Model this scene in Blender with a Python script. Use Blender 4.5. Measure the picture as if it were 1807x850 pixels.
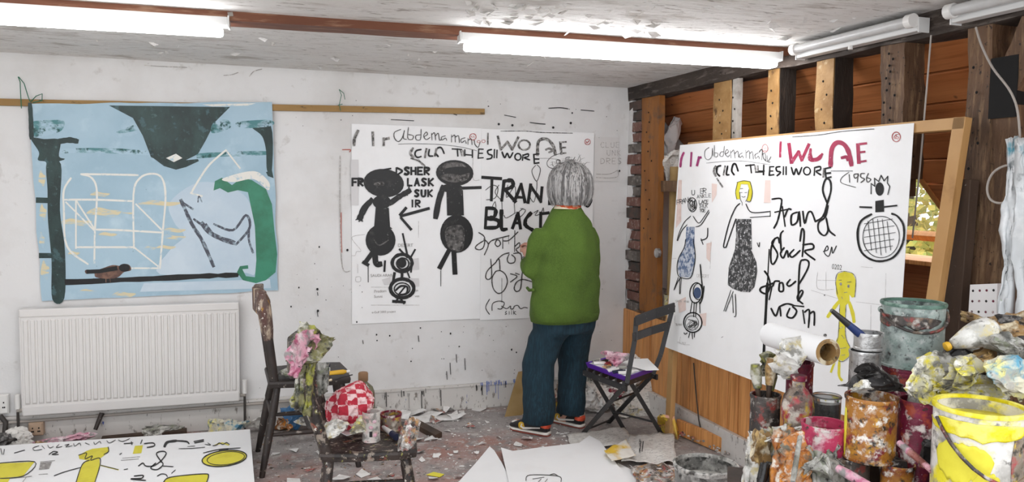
import bpy, bmesh, math, random
from mathutils import Vector, noise, Matrix
for o in list(bpy.data.objects): bpy.data.objects.remove(o)
sc = bpy.context.scene; COL = sc.collection
random.seed(7)
V3 = Vector
# ------------------------------------------------------------------ camera
FPX = 1395.0; CX, CY = 903.5, 425.0
yaw, pit, rol = (math.radians(a) for a in (18.7, 3.86, .67))
EYE = V3((0, 0, 1.45))
fw = V3((math.sin(yaw)*math.cos(pit), math.cos(yaw)*math.cos(pit), -math.sin(pit)))
r0 = V3((math.cos(yaw), -math.sin(yaw), 0)); u0 = r0.cross(fw)
rt = r0*math.cos(rol) + u0*math.sin(rol); up = u0*math.cos(rol) - r0*math.sin(rol)
cam = bpy.data.objects.new('camera', bpy.data.cameras.new('camera')); COL.objects.link(cam)
cam.data.sensor_width = 36; cam.data.lens = FPX/1807*36; cam.data.clip_start = .02
cam.matrix_world = Matrix(((rt.x, up.x, -fw.x, EYE.x), (rt.y, up.y, -fw.y, EYE.y), (rt.z, up.z, -fw.z, EYE.z), (0, 0, 0, 1)))
sc.camera = cam
# ------------------------------------------------------------------ light
w = bpy.data.worlds.new('overcast_sky'); sc.world = w; w.use_nodes = True
bg = w.node_tree.nodes['Background']; bg.inputs[0].default_value = (.93, .96, 1.0, 1); bg.inputs[1].default_value = 1.8
sc.view_settings.view_transform = 'Standard'; sc.view_settings.look = 'None'
sc.view_settings.exposure = 0.42; sc.view_settings.gamma = 1; sc.view_settings.use_curve_mapping = False
TUBE_POWER = 22.0
# ------------------------------------------------------------------ pixel -> place
def ray(x, y): return fw + rt*((x-CX)/FPX) - up*((y-CY)/FPX)
def on(x, y, ax, v):
    d = ray(x, y); return EYE + d*((v-EYE[ax])/d[ax])
def dp(x, y, d): return EYE + ray(x, y)*d
class Plane:
    def __init__(s, p, n): s.p, s.n = V3(p), V3(n).normalized()
    def at(s, x, y, e=0):
        d = ray(x, y); return EYE + d*((s.p-EYE).dot(s.n)/d.dot(s.n)) + s.n*e
# ------------------------------------------------------------------ materials
def C(h):
    h = h.lstrip('#'); c = [int(h[i:i+2], 16)/255 for i in (0, 2, 4)]
    return tuple((x/12.92 if x <= .04045 else ((x+.055)/1.055)**2.4) for x in c) + (1,)
MATS = {}
def mat(name, base, rough=.7, metal=0, layers=(), bump=None, emis=None, trans=0, alpha=1, coat=0):
    """layers: (kind, scale, lo, hi, colour, seed, stretch)"""
    m = bpy.data.materials.new(name); m.use_nodes = True; MATS[name] = m
    nt = m.node_tree; N, L = nt.nodes, nt.links; b = N['Principled BSDF']
    b.inputs['Roughness'].default_value = rough; b.inputs['Metallic'].default_value = metal
    b.inputs['Base Color'].default_value = C(base); b.inputs['Transmission Weight'].default_value = trans
    b.inputs['Alpha'].default_value = alpha; b.inputs['Coat Weight'].default_value = coat
    tc = N.new('ShaderNodeTexCoord')
    def tex(kind, scale, seed, stretch):
        mp = N.new('ShaderNodeMapping'); L.new(tc.outputs['Object'], mp.inputs[0])
        mp.inputs['Location'].default_value = (seed*3.7, seed*1.9, seed*5.3)
        mp.inputs['Scale'].default_value = stretch or (1, 1, 1)
        if kind == 'c':
            t = N.new('ShaderNodeTexChecker'); t.inputs['Scale'].default_value = scale; o = t.outputs['Fac']
        elif kind == 'v':
            t = N.new('ShaderNodeTexVoronoi'); t.inputs['Scale'].default_value = scale; o = t.outputs['Distance']
        else:
            t = N.new('ShaderNodeTexNoise'); t.inputs['Scale'].default_value = scale; t.inputs['Detail'].default_value = 5
            t.inputs['Roughness'].default_value = .6; o = t.outputs[0]
        L.new(mp.outputs[0], t.inputs['Vector']); return o
    last = None
    for ly in layers:
        kind, scale, lo, hi, col = ly[:5]; seed = ly[5] if len(ly) > 5 else 0; stt = ly[6] if len(ly) > 6 else None
        r = N.new('ShaderNodeMapRange'); L.new(tex(kind, scale, seed, stt), r.inputs[0])
        r.inputs[1].default_value = lo; r.inputs[2].default_value = hi; r.clamp = True
        mx = N.new('ShaderNodeMix'); mx.data_type = 'RGBA'
        L.new(r.outputs[0], mx.inputs[0]); mx.inputs[7].default_value = C(col)
        if last: L.new(last, mx.inputs[6])
        else: mx.inputs[6].default_value = C(base)
        last = mx.outputs[2]
    if last: L.new(last, b.inputs['Base Color'])
    if bump:
        bn = N.new('ShaderNodeBump'); bn.inputs['Strength'].default_value = bump[1]; bn.inputs['Distance'].default_value = bump[2] if len(bump) > 2 else .01
        L.new(tex('n', bump[0], 2, bump[3] if len(bump) > 3 else None), bn.inputs['Height']); L.new(bn.outputs[0], b.inputs['Normal'])
    if emis:
        b.inputs['Emission Color'].default_value = C(emis[0]); b.inputs['Emission Strength'].default_value = emis[1]
    return m
# ------------------------------------------------------------------ shapes: every builder returns (verts, faces) in world space
def join(*vfs):
    V, F = [], []
    for v, f in vfs:
        n = len(V); V += v; F += [tuple(i+n for i in q) for q in f]
    return V, F
def hexa(p):  # 8 points, bottom ring then top ring
    return [V3(q) for q in p], [(3, 2, 1, 0), (4, 5, 6, 7), (0, 1, 5, 4), (1, 2, 6, 5), (2, 3, 7, 6), (3, 0, 4, 7)]
def bx(x0, x1, y0, y1, z0, z1):
    return hexa([(x0, y0, z0), (x1, y0, z0), (x1, y1, z0), (x0, y1, z0), (x0, y0, z1), (x1, y0, z1), (x1, y1, z1), (x0, y1, z1)])
def beam(a, b, wd, dpth, side=(0, 0, 1), seg=1, amp=0, seed=0):
    a, b = V3(a), V3(b); d = (b-a).normalized(); s = V3(side); u = d.cross(s)
    if u.length < 1e-4: u = d.cross(V3((1, 0, 0)))
    u.normalize(); v = u.cross(d).normalized(); V, F = [], []
    for i in range(seg+1):
        c = a+(b-a)*(i/seg)
        for k, (p, q) in enumerate(((-1, -1), (1, -1), (1, 1), (-1, 1))):
            j = V3((0, 0, 0))
            if amp: j = (noise.noise_vector(c*5+V3((k*9.1, seed*7.3, 0)))+.5*noise.noise_vector(c*17+V3((k*3.1, seed, 0))))*amp
            V.append(c+u*(p*wd/2)+v*(q*dpth/2)+j)
    for i in range(seg):
        for k in range(4):
            k2 = (k+1) % 4; F.append((i*4+k, i*4+k2, i*4+4+k2, i*4+4+k))
    F += [(3, 2, 1, 0), (seg*4, seg*4+1, seg*4+2, seg*4+3)]
    return V, F
def tube(pts, rad, n=8, caps=True):
    pts = [V3(p) for p in pts]; m = len(pts)
    rad = [rad]*m if not isinstance(rad, (list, tuple)) else list(rad)
    V, F = [], []; pu = None
    for i, p in enumerate(pts):
        d = (pts[min(i+1, m-1)]-pts[max(i-1, 0)]).normalized()
        if pu is None:
            pu = d.orthogonal().normalized()
        else:
            pu = (pu-d*pu.dot(d)); pu = pu.normalized() if pu.length > 1e-6 else d.orthogonal().normalized()
        pv = d.cross(pu); r = rad[i]; ra, rb = (r if isinstance(r, tuple) else (r, r))
        for k in range(n):
            a = 2*math.pi*k/n; V.append(p+pu*(math.cos(a)*ra)+pv*(math.sin(a)*rb))
    for i in range(m-1):
        for k in range(n):
            k2 = (k+1) % n; F.append((i*n+k, i*n+k2, (i+1)*n+k2, (i+1)*n+k))
    if caps: F += [tuple(range(n-1, -1, -1)), tuple(range((m-1)*n, m*n))]
    return V, F
def lathe(prof, c=(0, 0, 0), n=24, axis=(0, 0, 1), wob=0, seed=0, caps=True):
    c = V3(c); ax = V3(axis).normalized(); u = ax.orthogonal().normalized(); v = ax.cross(u); V, F = [], []
    for r, z in prof:
        for k in range(n):
            a = 2*math.pi*k/n
            q = r*(1+(wob*noise.noise(V3((math.cos(a)*1.5+seed, math.sin(a)*1.5, z*9))) if wob else 0))
            V.append(c+ax*z+u*(math.cos(a)*q)+v*(math.sin(a)*q))
    m = len(prof)
    for i in range(m-1):
        for k in range(n):
            k2 = (k+1) % n; F.append((i*n+k, i*n+k2, (i+1)*n+k2, (i+1)*n+k))
    if caps and prof[0] != prof[-1]:
        if prof[0][0] > .001: F.append(tuple(range(n-1, -1, -1)))
        if prof[-1][0] > .001: F.append(tuple(range((m-1)*n, m*n)))
    return V, F
def rings(sec, n=24, pw=2.0):
    """loft of superelliptic sections (centre, rx, ry[, turn])"""
    V, F = [], []
    for s in sec:
        c, rx, ry = V3(s[0]), s[1], s[2]; t = s[3] if len(s) > 3 else 0
        for k in range(n):
            a = 2*math.pi*k/n; ca, sa = math.cos(a), math.sin(a)
            x = rx*math.copysign(abs(ca)**(2/pw), ca); y = ry*math.copysign(abs(sa)**(2/pw), sa)
            V.append(c+V3((x*math.cos(t)-y*math.sin(t), x*math.sin(t)+y*math.cos(t), 0)))
    m = len(sec)
    for i in range(m-1):
        for k in range(n):
            k2 = (k+1) % n; F.append((i*n+k, i*n+k2, (i+1)*n+k2, (i+1)*n+k))
    F += [tuple(range(n-1, -1, -1)), tuple(range((m-1)*n, m*n))]
    return V, F
def ball(c, r, sub=3):
    bm = bmesh.new(); bmesh.ops.create_icosphere(bm, subdivisions=sub, radius=1)
    r = r if isinstance(r, (tuple, list)) else (r, r, r); c = V3(c)
    V = [c+V3((v.co.x*r[0], v.co.y*r[1], v.co.z*r[2])) for v in bm.verts]; F = [tuple(v.index for v in f.verts) for f in bm.faces]
    bm.free(); return V, F
def crumple(c, r, seed=0, amp=.35, fr=2.2, sub=4, nf=None):
    """crumpled cloth or paper: a ball folded over and over along random planes, so it gets sharp creases"""
    c = V3(c); V, F = ball((0, 0, 0), 1, sub); q = random.Random(seed*13+5); o = V3((seed*3.3, seed*1.7, seed*2.1))
    V = [p*(1+amp*.5*noise.noise(p*1.4+o)) for p in V]
    for k in range(nf if nf is not None else (9 if sub > 2 else 3)):
        n = V3((q.gauss(0, 1), q.gauss(0, 1), q.gauss(0, .8))).normalized(); d = q.uniform(.15, .75); f = 2*q.uniform(.5, 1.0)*min(1, amp*2)
        V = [p-n*(f*max(0, p.dot(n)-d)) for p in V]
    if sub > 2:
        V = [p+p.normalized()*(amp*.30*(1-2.4*abs(noise.noise(p*fr*1.5+o)))+amp*.16*(1-2.4*abs(noise.noise(p*fr*3.4+o*2)))) for p in V]
    lo = [min(p[k] for p in V) for k in range(3)]; hi = [max(p[k] for p in V) for k in range(3)]
    return [c+V3(tuple(((p[k]-lo[k])/(hi[k]-lo[k])*2-1)*r[k] for k in range(3))) for p in V], F
def sheet(P, nu, nv, th=.0015):
    """thick sheet over P(u,v)"""
    top = [[V3(P(i/nu, j/nv)) for j in range(nv+1)] for i in range(nu+1)]
    def nrm(i, j):
        a = top[min(i+1, nu)][j]-top[max(i-1, 0)][j]; b = top[i][min(j+1, nv)]-top[i][max(j-1, 0)]
        n = a.cross(b); return n.normalized() if n.length > 1e-9 else V3((0, 0, 1))
    V = [top[i][j] for i in range(nu+1) for j in range(nv+1)]; k = len(V)
    V += [top[i][j]-nrm(i, j)*th for i in range(nu+1) for j in range(nv+1)]
    I = lambda i, j: i*(nv+1)+j; F = []
    for i in range(nu):
        for j in range(nv):
            q = (I(i, j), I(i+1, j), I(i+1, j+1), I(i, j+1)); F += [q, tuple(x+k for x in reversed(q))]
    for i in range(nu):
        F += [(I(i+1, 0), I(i, 0), I(i, 0)+k, I(i+1, 0)+k), (I(i, nv), I(i+1, nv), I(i+1, nv)+k, I(i, nv)+k)]
    for j in range(nv):
        F += [(I(0, j), I(0, j+1), I(0, j+1)+k, I(0, j)+k), (I(nu, j+1), I(nu, j), I(nu, j)+k, I(nu, j+1)+k)]
    return V, F
def remesh(vf, vox, it=8, fac=.6):
    me = bpy.data.meshes.new('tmp'); me.from_pydata(vf[0], [], vf[1]); o = bpy.data.objects.new('tmp', me); COL.objects.link(o)
    m = o.modifiers.new('r', 'REMESH'); m.mode = 'VOXEL'; m.voxel_size = vox
    s = o.modifiers.new('s', 'SMOOTH'); s.iterations = it; s.factor = fac
    bpy.context.view_layer.update()
    e = o.evaluated_get(bpy.context.evaluated_depsgraph_get()); q = e.to_mesh()
    V = [v.co.copy() for v in q.vertices]; F = [tuple(p.vertices) for p in q.polygons]
    e.to_mesh_clear(); bpy.data.objects.remove(o); bpy.data.meshes.remove(me)
    return V, F
# ------------------------------------------------------------------ objects
def base_of(par):
    b = V3((0, 0, 0))
    while par: b += par.location; par = par.parent
    return b
def obj(name, vf, m, parent=None, smooth=False, loc=None, bevel=0, kind=None, label=None):
    V, F = vf; b = base_of(parent)
    l = V3(loc) if loc is not None else V3((0, 0, 0))
    me = bpy.data.meshes.new(name); me.from_pydata([V3(v)-b-l for v in V], [], F); me.validate(); me.update()
    bm = bmesh.new(); bm.from_mesh(me); bmesh.ops.recalc_face_normals(bm, faces=bm.faces); bm.to_mesh(me); bm.free()
    me.materials.append(MATS[m] if isinstance(m, str) else m)
    if smooth:
        me.polygons.foreach_set('use_smooth', [True]*len(me.polygons))
        if smooth != 'all':
            try: me.set_sharp_from_angle(angle=math.radians(28 if smooth == 'crease' else 50))
            except Exception: pass
    o = bpy.data.objects.new(name, me); COL.objects.link(o)
    if parent: o.parent = parent
    o.location = l
    if bevel:
        bv = o.modifiers.new('bevel', 'BEVEL'); bv.width = bevel; bv.segments = 2; bv.limit_method = 'ANGLE'
    if kind: o['kind'] = kind
    if label: o['label'] = label
    return o
def tag(o, label, cat, group=None):
    o['label'] = label; o['category'] = cat
    if group: o['group'] = group
    return o
def T(name, label, cat, loc, group=None):
    o = bpy.data.objects.new(name, None); COL.objects.link(o); o.location = V3(loc); o.empty_display_size = .05
    return tag(o, label, cat, group)
def solo(name, vf, m, label, cat, group=None, smooth=False, bevel=0):
    V = vf[0]; l = V3((sum(v[0] for v in V)/len(V), sum(v[1] for v in V)/len(V), min(v[2] for v in V)))
    return tag(obj(name, vf, m, None, smooth, l, bevel), label, cat, group)
def struct(name, vf, m, smooth=False, bevel=0): return obj(name, vf, m, None, smooth, None, bevel, 'structure')
# ------------------------------------------------------------------ brush strokes and print lying on flat sheets
def smoothline(p, closed=False, k=5):
    p = [V3((a[0], a[1], 0)) for a in p]; n = len(p)
    if n < 3: return p
    out = []; rng = range(n if closed else n-1)
    for i in rng:
        g = (lambda j: p[j % n]) if closed else (lambda j: p[max(0, min(n-1, j))])
        a, b, c, d = g(i-1), g(i), g(i+1), g(i+2)
        for t in range(k):
            t /= k
            out.append(.5*((2*b)+(c-a)*t+(2*a-5*b+4*c-d)*t*t+(3*b-a-3*c+d)*t*t*t))
    if not closed: out.append(p[-1])
    return out
class Ink:
    """collects flat strokes in pixel space of a crop (ox,oy,scale) and lays them on a plane (or through a uv map)"""
    def __init__(s, to3d): s.f = to3d; s.V = []; s.F = []; s.e = 0
    def crop(s, ox, oy, sc_): s.o = (ox, oy, sc_); return s
    def P(s, x, y):
        ox, oy, k = s.o; return s.f(ox+x/k, oy+y/k, .0012+s.e)
    def poly(s, pts, smooth=False):
        q = smoothline(pts, True) if smooth else [V3((a[0], a[1], 0)) for a in pts]
        s.e += .000012; n = len(s.V); s.V += [s.P(a.x, a.y) for a in q]; s.F.append(tuple(range(n, n+len(q)))); return s
    def ell(s, x, y, rx, ry, t=0):
        return s.poly([(x+rx*math.cos(a*.2618)*math.cos(t)-ry*math.sin(a*.2618)*math.sin(t), y+rx*math.cos(a*.2618)*math.sin(t)+ry*math.sin(a*.2618)*math.cos(t)) for a in range(24)])
    def st(s, wd, *lines, closed=False, rough=.12):
        for ln in lines:
            q = smoothline(ln, closed); m = len(q); s.e += .000012
            if m < 2: continue
            n = len(s.V)
            for i, p in enumerate(q):
                a = q[(i-1) % m] if closed else q[max(i-1, 0)]; b = q[(i+1) % m] if closed else q[min(i+1, m-1)]
                d = (b-a); d = d.normalized() if d.length > 1e-6 else V3((1, 0, 0)); nn = V3((-d.y, d.x, 0))
                h = wd/2*(1+rough*noise.noise(V3((p.x*.05, p.y*.05, wd))) *2)
                if not closed and i in (0, m-1): h *= .8; p = p+d*(wd*.3*(1 if i else -1))
                s.V += [s.P(*(p+nn*h).xy), s.P(*(p-nn*h).xy)]
            for i in range(m-1 if not closed else m):
                j = (i+1) % m; s.F.append((n+2*i, n+2*i+1, n+2*j+1, n+2*j))
        return s
    def ring(s, wd, x, y, rx, ry, t=0, wob=0):
        return s.st(wd, [(x+rx*(1+wob*math.sin(a*2.3))*math.cos(a*.39270)*math.cos(t)-ry*math.sin(a*.39270)*math.sin(t), y+rx*math.cos(a*.39270)*math.sin(t)+ry*(1+wob*math.cos(a*1.7))*math.sin(a*.39270)*math.cos(t)) for a in range(16)], closed=True)
    def txt(s, word, x, y, h, wd, adv=.8, dy=0):
        for ch in word:
            for ln in FONT.get(ch, ()): s.st(wd, [(x+a*h*.62, y+b*h) for a, b in ln])
            x += adv*h; y += dy*h
        return s
    def scrib(s, wd, x0, y0, x1, y1, n, seed=1):
        rr = random.Random(seed); s.st(wd, [(rr.uniform(x0, x1), rr.uniform(y0, y1)) for _ in range(n)]); return s
    def done(s, name, m, parent, split=False):
        if not s.V: return
        if not split:
            o = obj(name, (s.V, s.F), m, parent, kind='stuff')
        else:   # every separate letter or figure is a part of its own: strokes that touch belong together
            fs = []
            for f in s.F: fs.append((f, [min(s.V[i][c] for i in f) for c in range(3)], [max(s.V[i][c] for i in f) for c in range(3)]))
            root = list(range(len(s.V)))
            def find(i):
                while root[i] != i: root[i] = root[root[i]]; i = root[i]
                return i
            for f in s.F:
                for i in f[1:]: root[find(i)] = find(f[0])
            box = {}
            for i, v in enumerate(s.V):
                r = find(i); b = box.setdefault(r, [v.copy(), v.copy()])
                for c in range(3): b[0][c] = min(b[0][c], v[c]); b[1][c] = max(b[1][c], v[c])
            ks = list(box); g = split if isinstance(split, float) else .004
            grp = {k_: k_ for k_ in ks}
            def gf(i):
                while grp[i] != i: i = grp[i]
                return i
            for a in range(len(ks)):
                for b in range(a):
                    A, B = box[ks[a]], box[ks[b]]
                    if all(A[0][c] <= B[1][c]+g and B[0][c] <= A[1][c]+g for c in range(3)): grp[gf(ks[a])] = gf(ks[b])
            cl = {}
            for f in s.F: cl.setdefault(gf(find(f[0])), []).append(f)
            for fl_ in cl.values():
                ids = sorted({i for f in fl_ for i in f}); mp = {i: n for n, i in enumerate(ids)}
                o = obj(name, ([s.V[i] for i in ids], [tuple(mp[i] for i in f) for f in fl_]), m, parent)
        s.V, s.F = [], []; return o
FONT = {
 'A': [[(0, 1), (.5, 0)], [(.5, 0), (1, 1)], [(.2, .65), (.8, .65)]], 'B': [[(0, 0), (0, 1)], [(0, 0), (.8, .1), (.8, .4), (0, .5)], [(0, .5), (1, .6), (.9, 1), (0, 1)]],
 'C': [[(1, .1), (.4, 0), (0, .5), (.4, 1), (1, .9)]], 'D': [[(0, 0), (0, 1)], [(0, 0), (.9, .2), (.9, .8), (0, 1)]],
 'E': [[(0, 0), (0, 1)], [(0, 0), (1, 0)], [(0, .5), (.8, .5)], [(0, 1), (1, 1)]], 'F': [[(0, 0), (0, 1)], [(0, 0), (1, 0)], [(0, .5), (.8, .5)]],
 'G': [[(1, .1), (.4, 0), (0, .5), (.4, 1), (1, .8), (.6, .6)]], 'H': [[(0, 0), (0, 1)], [(1, 0), (1, 1)], [(0, .5), (1, .5)]], 'I': [[(.5, 0), (.5, 1)]],
 'K': [[(0, 0), (0, 1)], [(1, 0), (0, .55)], [(.1, .5), (1, 1)]], 'L': [[(0, 0), (0, 1)], [(0, 1), (.9, 1)]], 'M': [[(0, 1), (0, 0)], [(0, 0), (.5, .6)], [(.5, .6), (1, 0)], [(1, 0), (1, 1)]],
 'N': [[(0, 1), (0, 0)], [(0, 0), (1, 1)], [(1, 1), (1, 0)]], 'O': [[(.5, 0), (0, .5), (.5, 1), (1, .5), (.5, 0)]], 'R': [[(0, 0), (0, 1)], [(0, 0), (.9, .1), (.9, .4), (0, .5)], [(.1, .5), (1, 1)]],
 'S': [[(1, .1), (.4, 0), (.1, .25), (.9, .7), (.5, 1), (0, .9)]], 'T': [[(0, 0), (1, 0)], [(.5, 0), (.5, 1)]], 'U': [[(0, 0), (.1, .9), (.9, .9), (1, 0)]], 'V': [[(0, 0), (.5, 1)], [(.5, 1), (1, 0)]],
 'W': [[(0, 0), (.25, 1)], [(.25, 1), (.5, .3)], [(.5, .3), (.75, 1)], [(.75, 1), (1, 0)]], 'Y': [[(0, 0), (.5, .5)], [(1, 0), (.3, 1)]],
 '0': [[(.5, 0), (0, .5), (.5, 1), (1, .5), (.5, 0)]], '1': [[(.5, 0), (.5, 1)]], '2': [[(0, .2), (.6, 0), (.9, .3), (0, 1)], [(0, 1), (1, 1)]], '.': [[(.4, .95), (.5, 1)]], '5': [[(1, 0), (.1, 0)], [(.1, 0), (.1, .45), (.9, .6), (.7, 1), (0, .95)]],
 '6': [[(.8, 0), (.1, .6), (.4, 1), (.9, .75), (.2, .6)]], '9': [[(.9, .3), (.4, 0), (.1, .3), (.5, .5), (.9, .2)], [(.9, .2), (.7, 1)]], '3': [[(0, .05), (.9, .15), (.4, .5), (1, .75), (0, 1)]], '4': [[(.7, 1), (.7, 0)], [(.7, 0), (0, .65)], [(0, .65), (1, .65)]]}
def printed(text, x, y, hpx, parent, m, plane_u, plane_v, P, name='printed_text'):
    """printed letters: built-in font turned into a mesh, at pixel (x, baseline y) on the sheet"""
    cu = bpy.data.curves.new('t', 'FONT'); cu.body = text; cu.size = 1
    o = bpy.data.objects.new('t', cu); COL.objects.link(o); bpy.context.view_layer.update()
    me = o.evaluated_get(bpy.context.evaluated_depsgraph_get()).to_mesh()
    a, b = P(x, y, .0014), P(x, y-hpx, .0014); h = (b-a).length/.72
    V = [a+plane_u*(v.co.x*h)+plane_v*(v.co.y*h) for v in me.vertices]; F = [tuple(p.vertices) for p in me.polygons]
    bpy.data.objects.remove(o); bpy.data.curves.remove(cu)
    return obj(name, (V, F), m, parent)
# ================================================================== materials
BK = (4.934); WR = 2.51; ZC = 2.14
mat('plaster', '#e2e1e0', .85, layers=(('n', 2.2, .45, .75, '#d2cfcc', 1), ('n', 9, .62, .74, '#c6c2be', 3), ('n', 38, .72, .78, '#9a9591', 5)), bump=(14, .25, .01))
mat('ceiling_paint', '#e2e0dd', .9, layers=(('n', 1.4, .45, .75, '#dedad6', 2, (1, 3, 1)), ('n', 5, .55, .74, '#b9b2ab', 4, (1, 4, 1)), ('n', 12, .60, .70, '#8f867d', 8, (1, 3, 1)), ('n', 2.5, .60, .72, '#a89f96', 11, (1, 2, 1)), ('n', 26, .66, .75, '#776e66', 6, (1, 3, 1))), bump=(9, .5, .02, (1, 3, 1)))
mat('floor_paint', '#a29c99', .75, layers=(('n', 1.6, .46, .62, '#a07a70', 1), ('n', 7, .5, .64, '#8d8683', 2), ('n', 16, .56, .66, '#b5afab', 3), ('n', 45, .6, .66, '#c9c5c1', 4), ('n', 60, .62, .67, '#3b3735', 5), ('n', 11, .64, .7, '#5a5452', 6), ('n', 30, .68, .72, '#a8483e', 7)), bump=(60, .4, .006))
mat('white_gloss', '#dedbd8', .45, layers=(('n', 6, .5, .8, '#c9c5c0', 1), ('n', 50, .68, .74, '#5b5652', 2)))
mat('skirting_dirty', '#d3cfca', .6, layers=(('n', 3, .5, .75, '#b8b2ab', 1), ('n', 30, .6, .68, '#7f776f', 2, (1, 1, .4)), ('n', 70, .66, .7, '#26221f', 3, (1, 1, .3)), ('n', 22, .7, .73, '#3b56a8', 9, (1, 1, .3))), bump=(20, .3, .005))
mat('radiator_white', '#dcd9d6', .4, layers=(('n', 40, .73, .78, '#8c8782', 3),))
mat('dado_wood', '#e8a867', .5, layers=(('n', 6, .35, .7, '#c6864a', 1, (1, 3, .25)), ('n', 22, .5, .7, '#ad6f38', 2, (1, 5, .12)), ('v', 7, .05, .0, '#5d3413', 4, (1, 1, .5))), bump=(25, .15, .004, (1, 4, .1)))
mat('roof_board', '#cc8450', .5, layers=(('n', 5, .35, .7, '#b46a3a', 1, (1, .25, 2)), ('n', 18, .5, .72, '#965428', 2, (1, .1, 4)), ('v', 5, .06, .0, '#41200d', 4)), bump=(20, .15, .004, (1, .1, 3)))
mat('old_oak', '#6e5139', .75, layers=(('n', 5, .35, .65, '#4a3525', 1, (1, 1, .4)), ('n', 24, .5, .7, '#8c7052', 2, (2, 2, .25)), ('n', 60, .62, .7, '#1d1510', 3)), bump=(28, .8, .012, (1, 1, .3)))
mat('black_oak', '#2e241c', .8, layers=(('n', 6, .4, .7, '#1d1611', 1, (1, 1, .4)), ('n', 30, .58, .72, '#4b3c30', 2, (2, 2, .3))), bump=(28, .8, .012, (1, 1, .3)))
mat('lath_strip', '#b9b3ab', .85, layers=(('n', 12, .45, .65, '#938b81', 1),), bump=(24, .5, .008))
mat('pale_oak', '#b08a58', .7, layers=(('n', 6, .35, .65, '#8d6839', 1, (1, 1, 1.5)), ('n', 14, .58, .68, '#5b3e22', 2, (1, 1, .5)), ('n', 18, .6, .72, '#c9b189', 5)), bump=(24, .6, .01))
mat('orange_oak', '#a2682f', .65, layers=(('n', 6, .35, .65, '#82501f', 1, (1, 1, .2)), ('n', 22, .55, .7, '#6b4a2c', 2, (1, 1, .3)), ('n', 4, .58, .7, '#5a4a3a', 7)), bump=(24, .4, .008, (1, 1, .2)))
mat('grey_beam', '#463b33', .8, layers=(('n', 4, .4, .65, '#2c241f', 1, (1, .3, 1)), ('n', 18, .54, .74, '#7a7068', 2, (2, .3, 2)), ('n', 45, .62, .7, '#221b16', 3)), bump=(26, .8, .012, (1, .4, 1)))
mat('purlin_wood', '#7c4a31', .6, layers=(('n', 5, .4, .7, '#633722', 1, (.2, 1, 1)), ('n', 25, .55, .72, '#a07a60', 2, (.2, 2, 2))))
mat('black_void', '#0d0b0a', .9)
mat('brick_red', '#7d5a50', .9, layers=(('n', 14, .4, .65, '#6d4a42', 1), ('n', 30, .55, .7, '#a89a90', 3)), bump=(40, .6, .008))
mat('brick_grey', '#77706a', .9, layers=(('n', 14, .4, .65, '#544e49', 1), ('n', 30, .55, .7, '#9c9590', 3)), bump=(40, .6, .008))
mat('brick_dark', '#45403c', .9, layers=(('n', 14, .4, .65, '#5f4a42', 1),), bump=(40, .6, .008))
mat('mortar', '#8b847c', .95, layers=(('n', 20, .4, .7, '#6a635c', 1),), bump=(50, .6, .008))
mat('batten_wood', '#a4814b', .6, layers=(('n', 6, .4, .7, '#8a6733', 1, (.15, 1, 1)), ('n', 30, .64, .7, '#5c4726', 2, (.4, 1, 1))))
mat('new_pine', '#c69c66', .55, layers=(('n', 6, .35, .7, '#b38650', 1, (1, .3, .3)), ('n', 25, .6, .72, '#9a6f3e', 2, (1, .2, .2))))
mat('lamp_body', '#d8d8d6', .4)
mat('lamp_tube', '#ffffff', .4, emis=('#fbfcff', TUBE_POWER))
mat('lamp_off', '#c9c9c8', .25, layers=(('n', 12, .4, .8, '#b4b3b0', 2),))
mat('switch_white', '#e6e4e0', .35)
mat('green_cord', '#2c6f55', .7)
mat('grey_cable', '#a79f97', .6)
mat('dark_cable', '#3f3a36', .6)
mat('window_glass', '#f4f8fa', .05, alpha=.10)
mat('leaves_autumn', '#b5a24a', .8, layers=(('n', 3, .4, .6, '#8f9a4e', 1), ('n', 8, .5, .65, '#d0b25a', 3)))
mat('bark', '#4c4238', .9)
mat('grass_outside', '#6f7f46', .9, layers=(('n', 2, .4, .6, '#8c8a4a', 1),))
# ================================================================== the room
struct('floor', bx(-2.0, WR+.06, -1.6, BK, -.06, 0), 'floor_paint')
struct('floor_lean_to', bx(WR+.06, 4.0, 1.0, BK, -.06, .0), 'floor_paint')
# back wall with a gently uneven plaster face, running on into the lean-to
def wallface():
    nx, nz = 60, 24; x0, x1, z1 = -2.0, 3.75, ZC+.04; V, F = [], []
    for i in range(nx+1):
        for j in range(nz+1):
            x = x0+(x1-x0)*i/nx; z = z1*j/nz
            V.append(V3((x, BK+.004*noise.noise(V3((x*1.7, z*1.7, 0))), z)))
    n = len(V); V += [V3((v.x, BK+.2, v.z)) for v in V]
    I = lambda i, j: i*(nz+1)+j
    for i in range(nx):
        for j in range(nz): F += [(I(i, j), I(i+1, j), I(i+1, j+1), I(i, j+1)), (n+I(i, j+1), n+I(i+1, j+1), n+I(i+1, j), n+I(i, j))]
    for i in range(nx): F += [(I(i, 0), n+I(i, 0), n+I(i+1, 0), I(i+1, 0)), (I(i, nz), I(i+1, nz), n+I(i+1, nz), n+I(i, nz))]
    for j in range(nz): F += [(I(0, j), I(0, j+1), n+I(0, j+1), n+I(0, j)), (I(nx, j), n+I(nx, j), n+I(nx, j+1), I(nx, j+1))]
    return V, F
wall_back = struct('wall_back', wallface(), 'plaster', 'all')
struct('wall_left', bx(-2.2, -2.0, 2.2, BK+.2, 0, ZC+.1), 'plaster')
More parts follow.
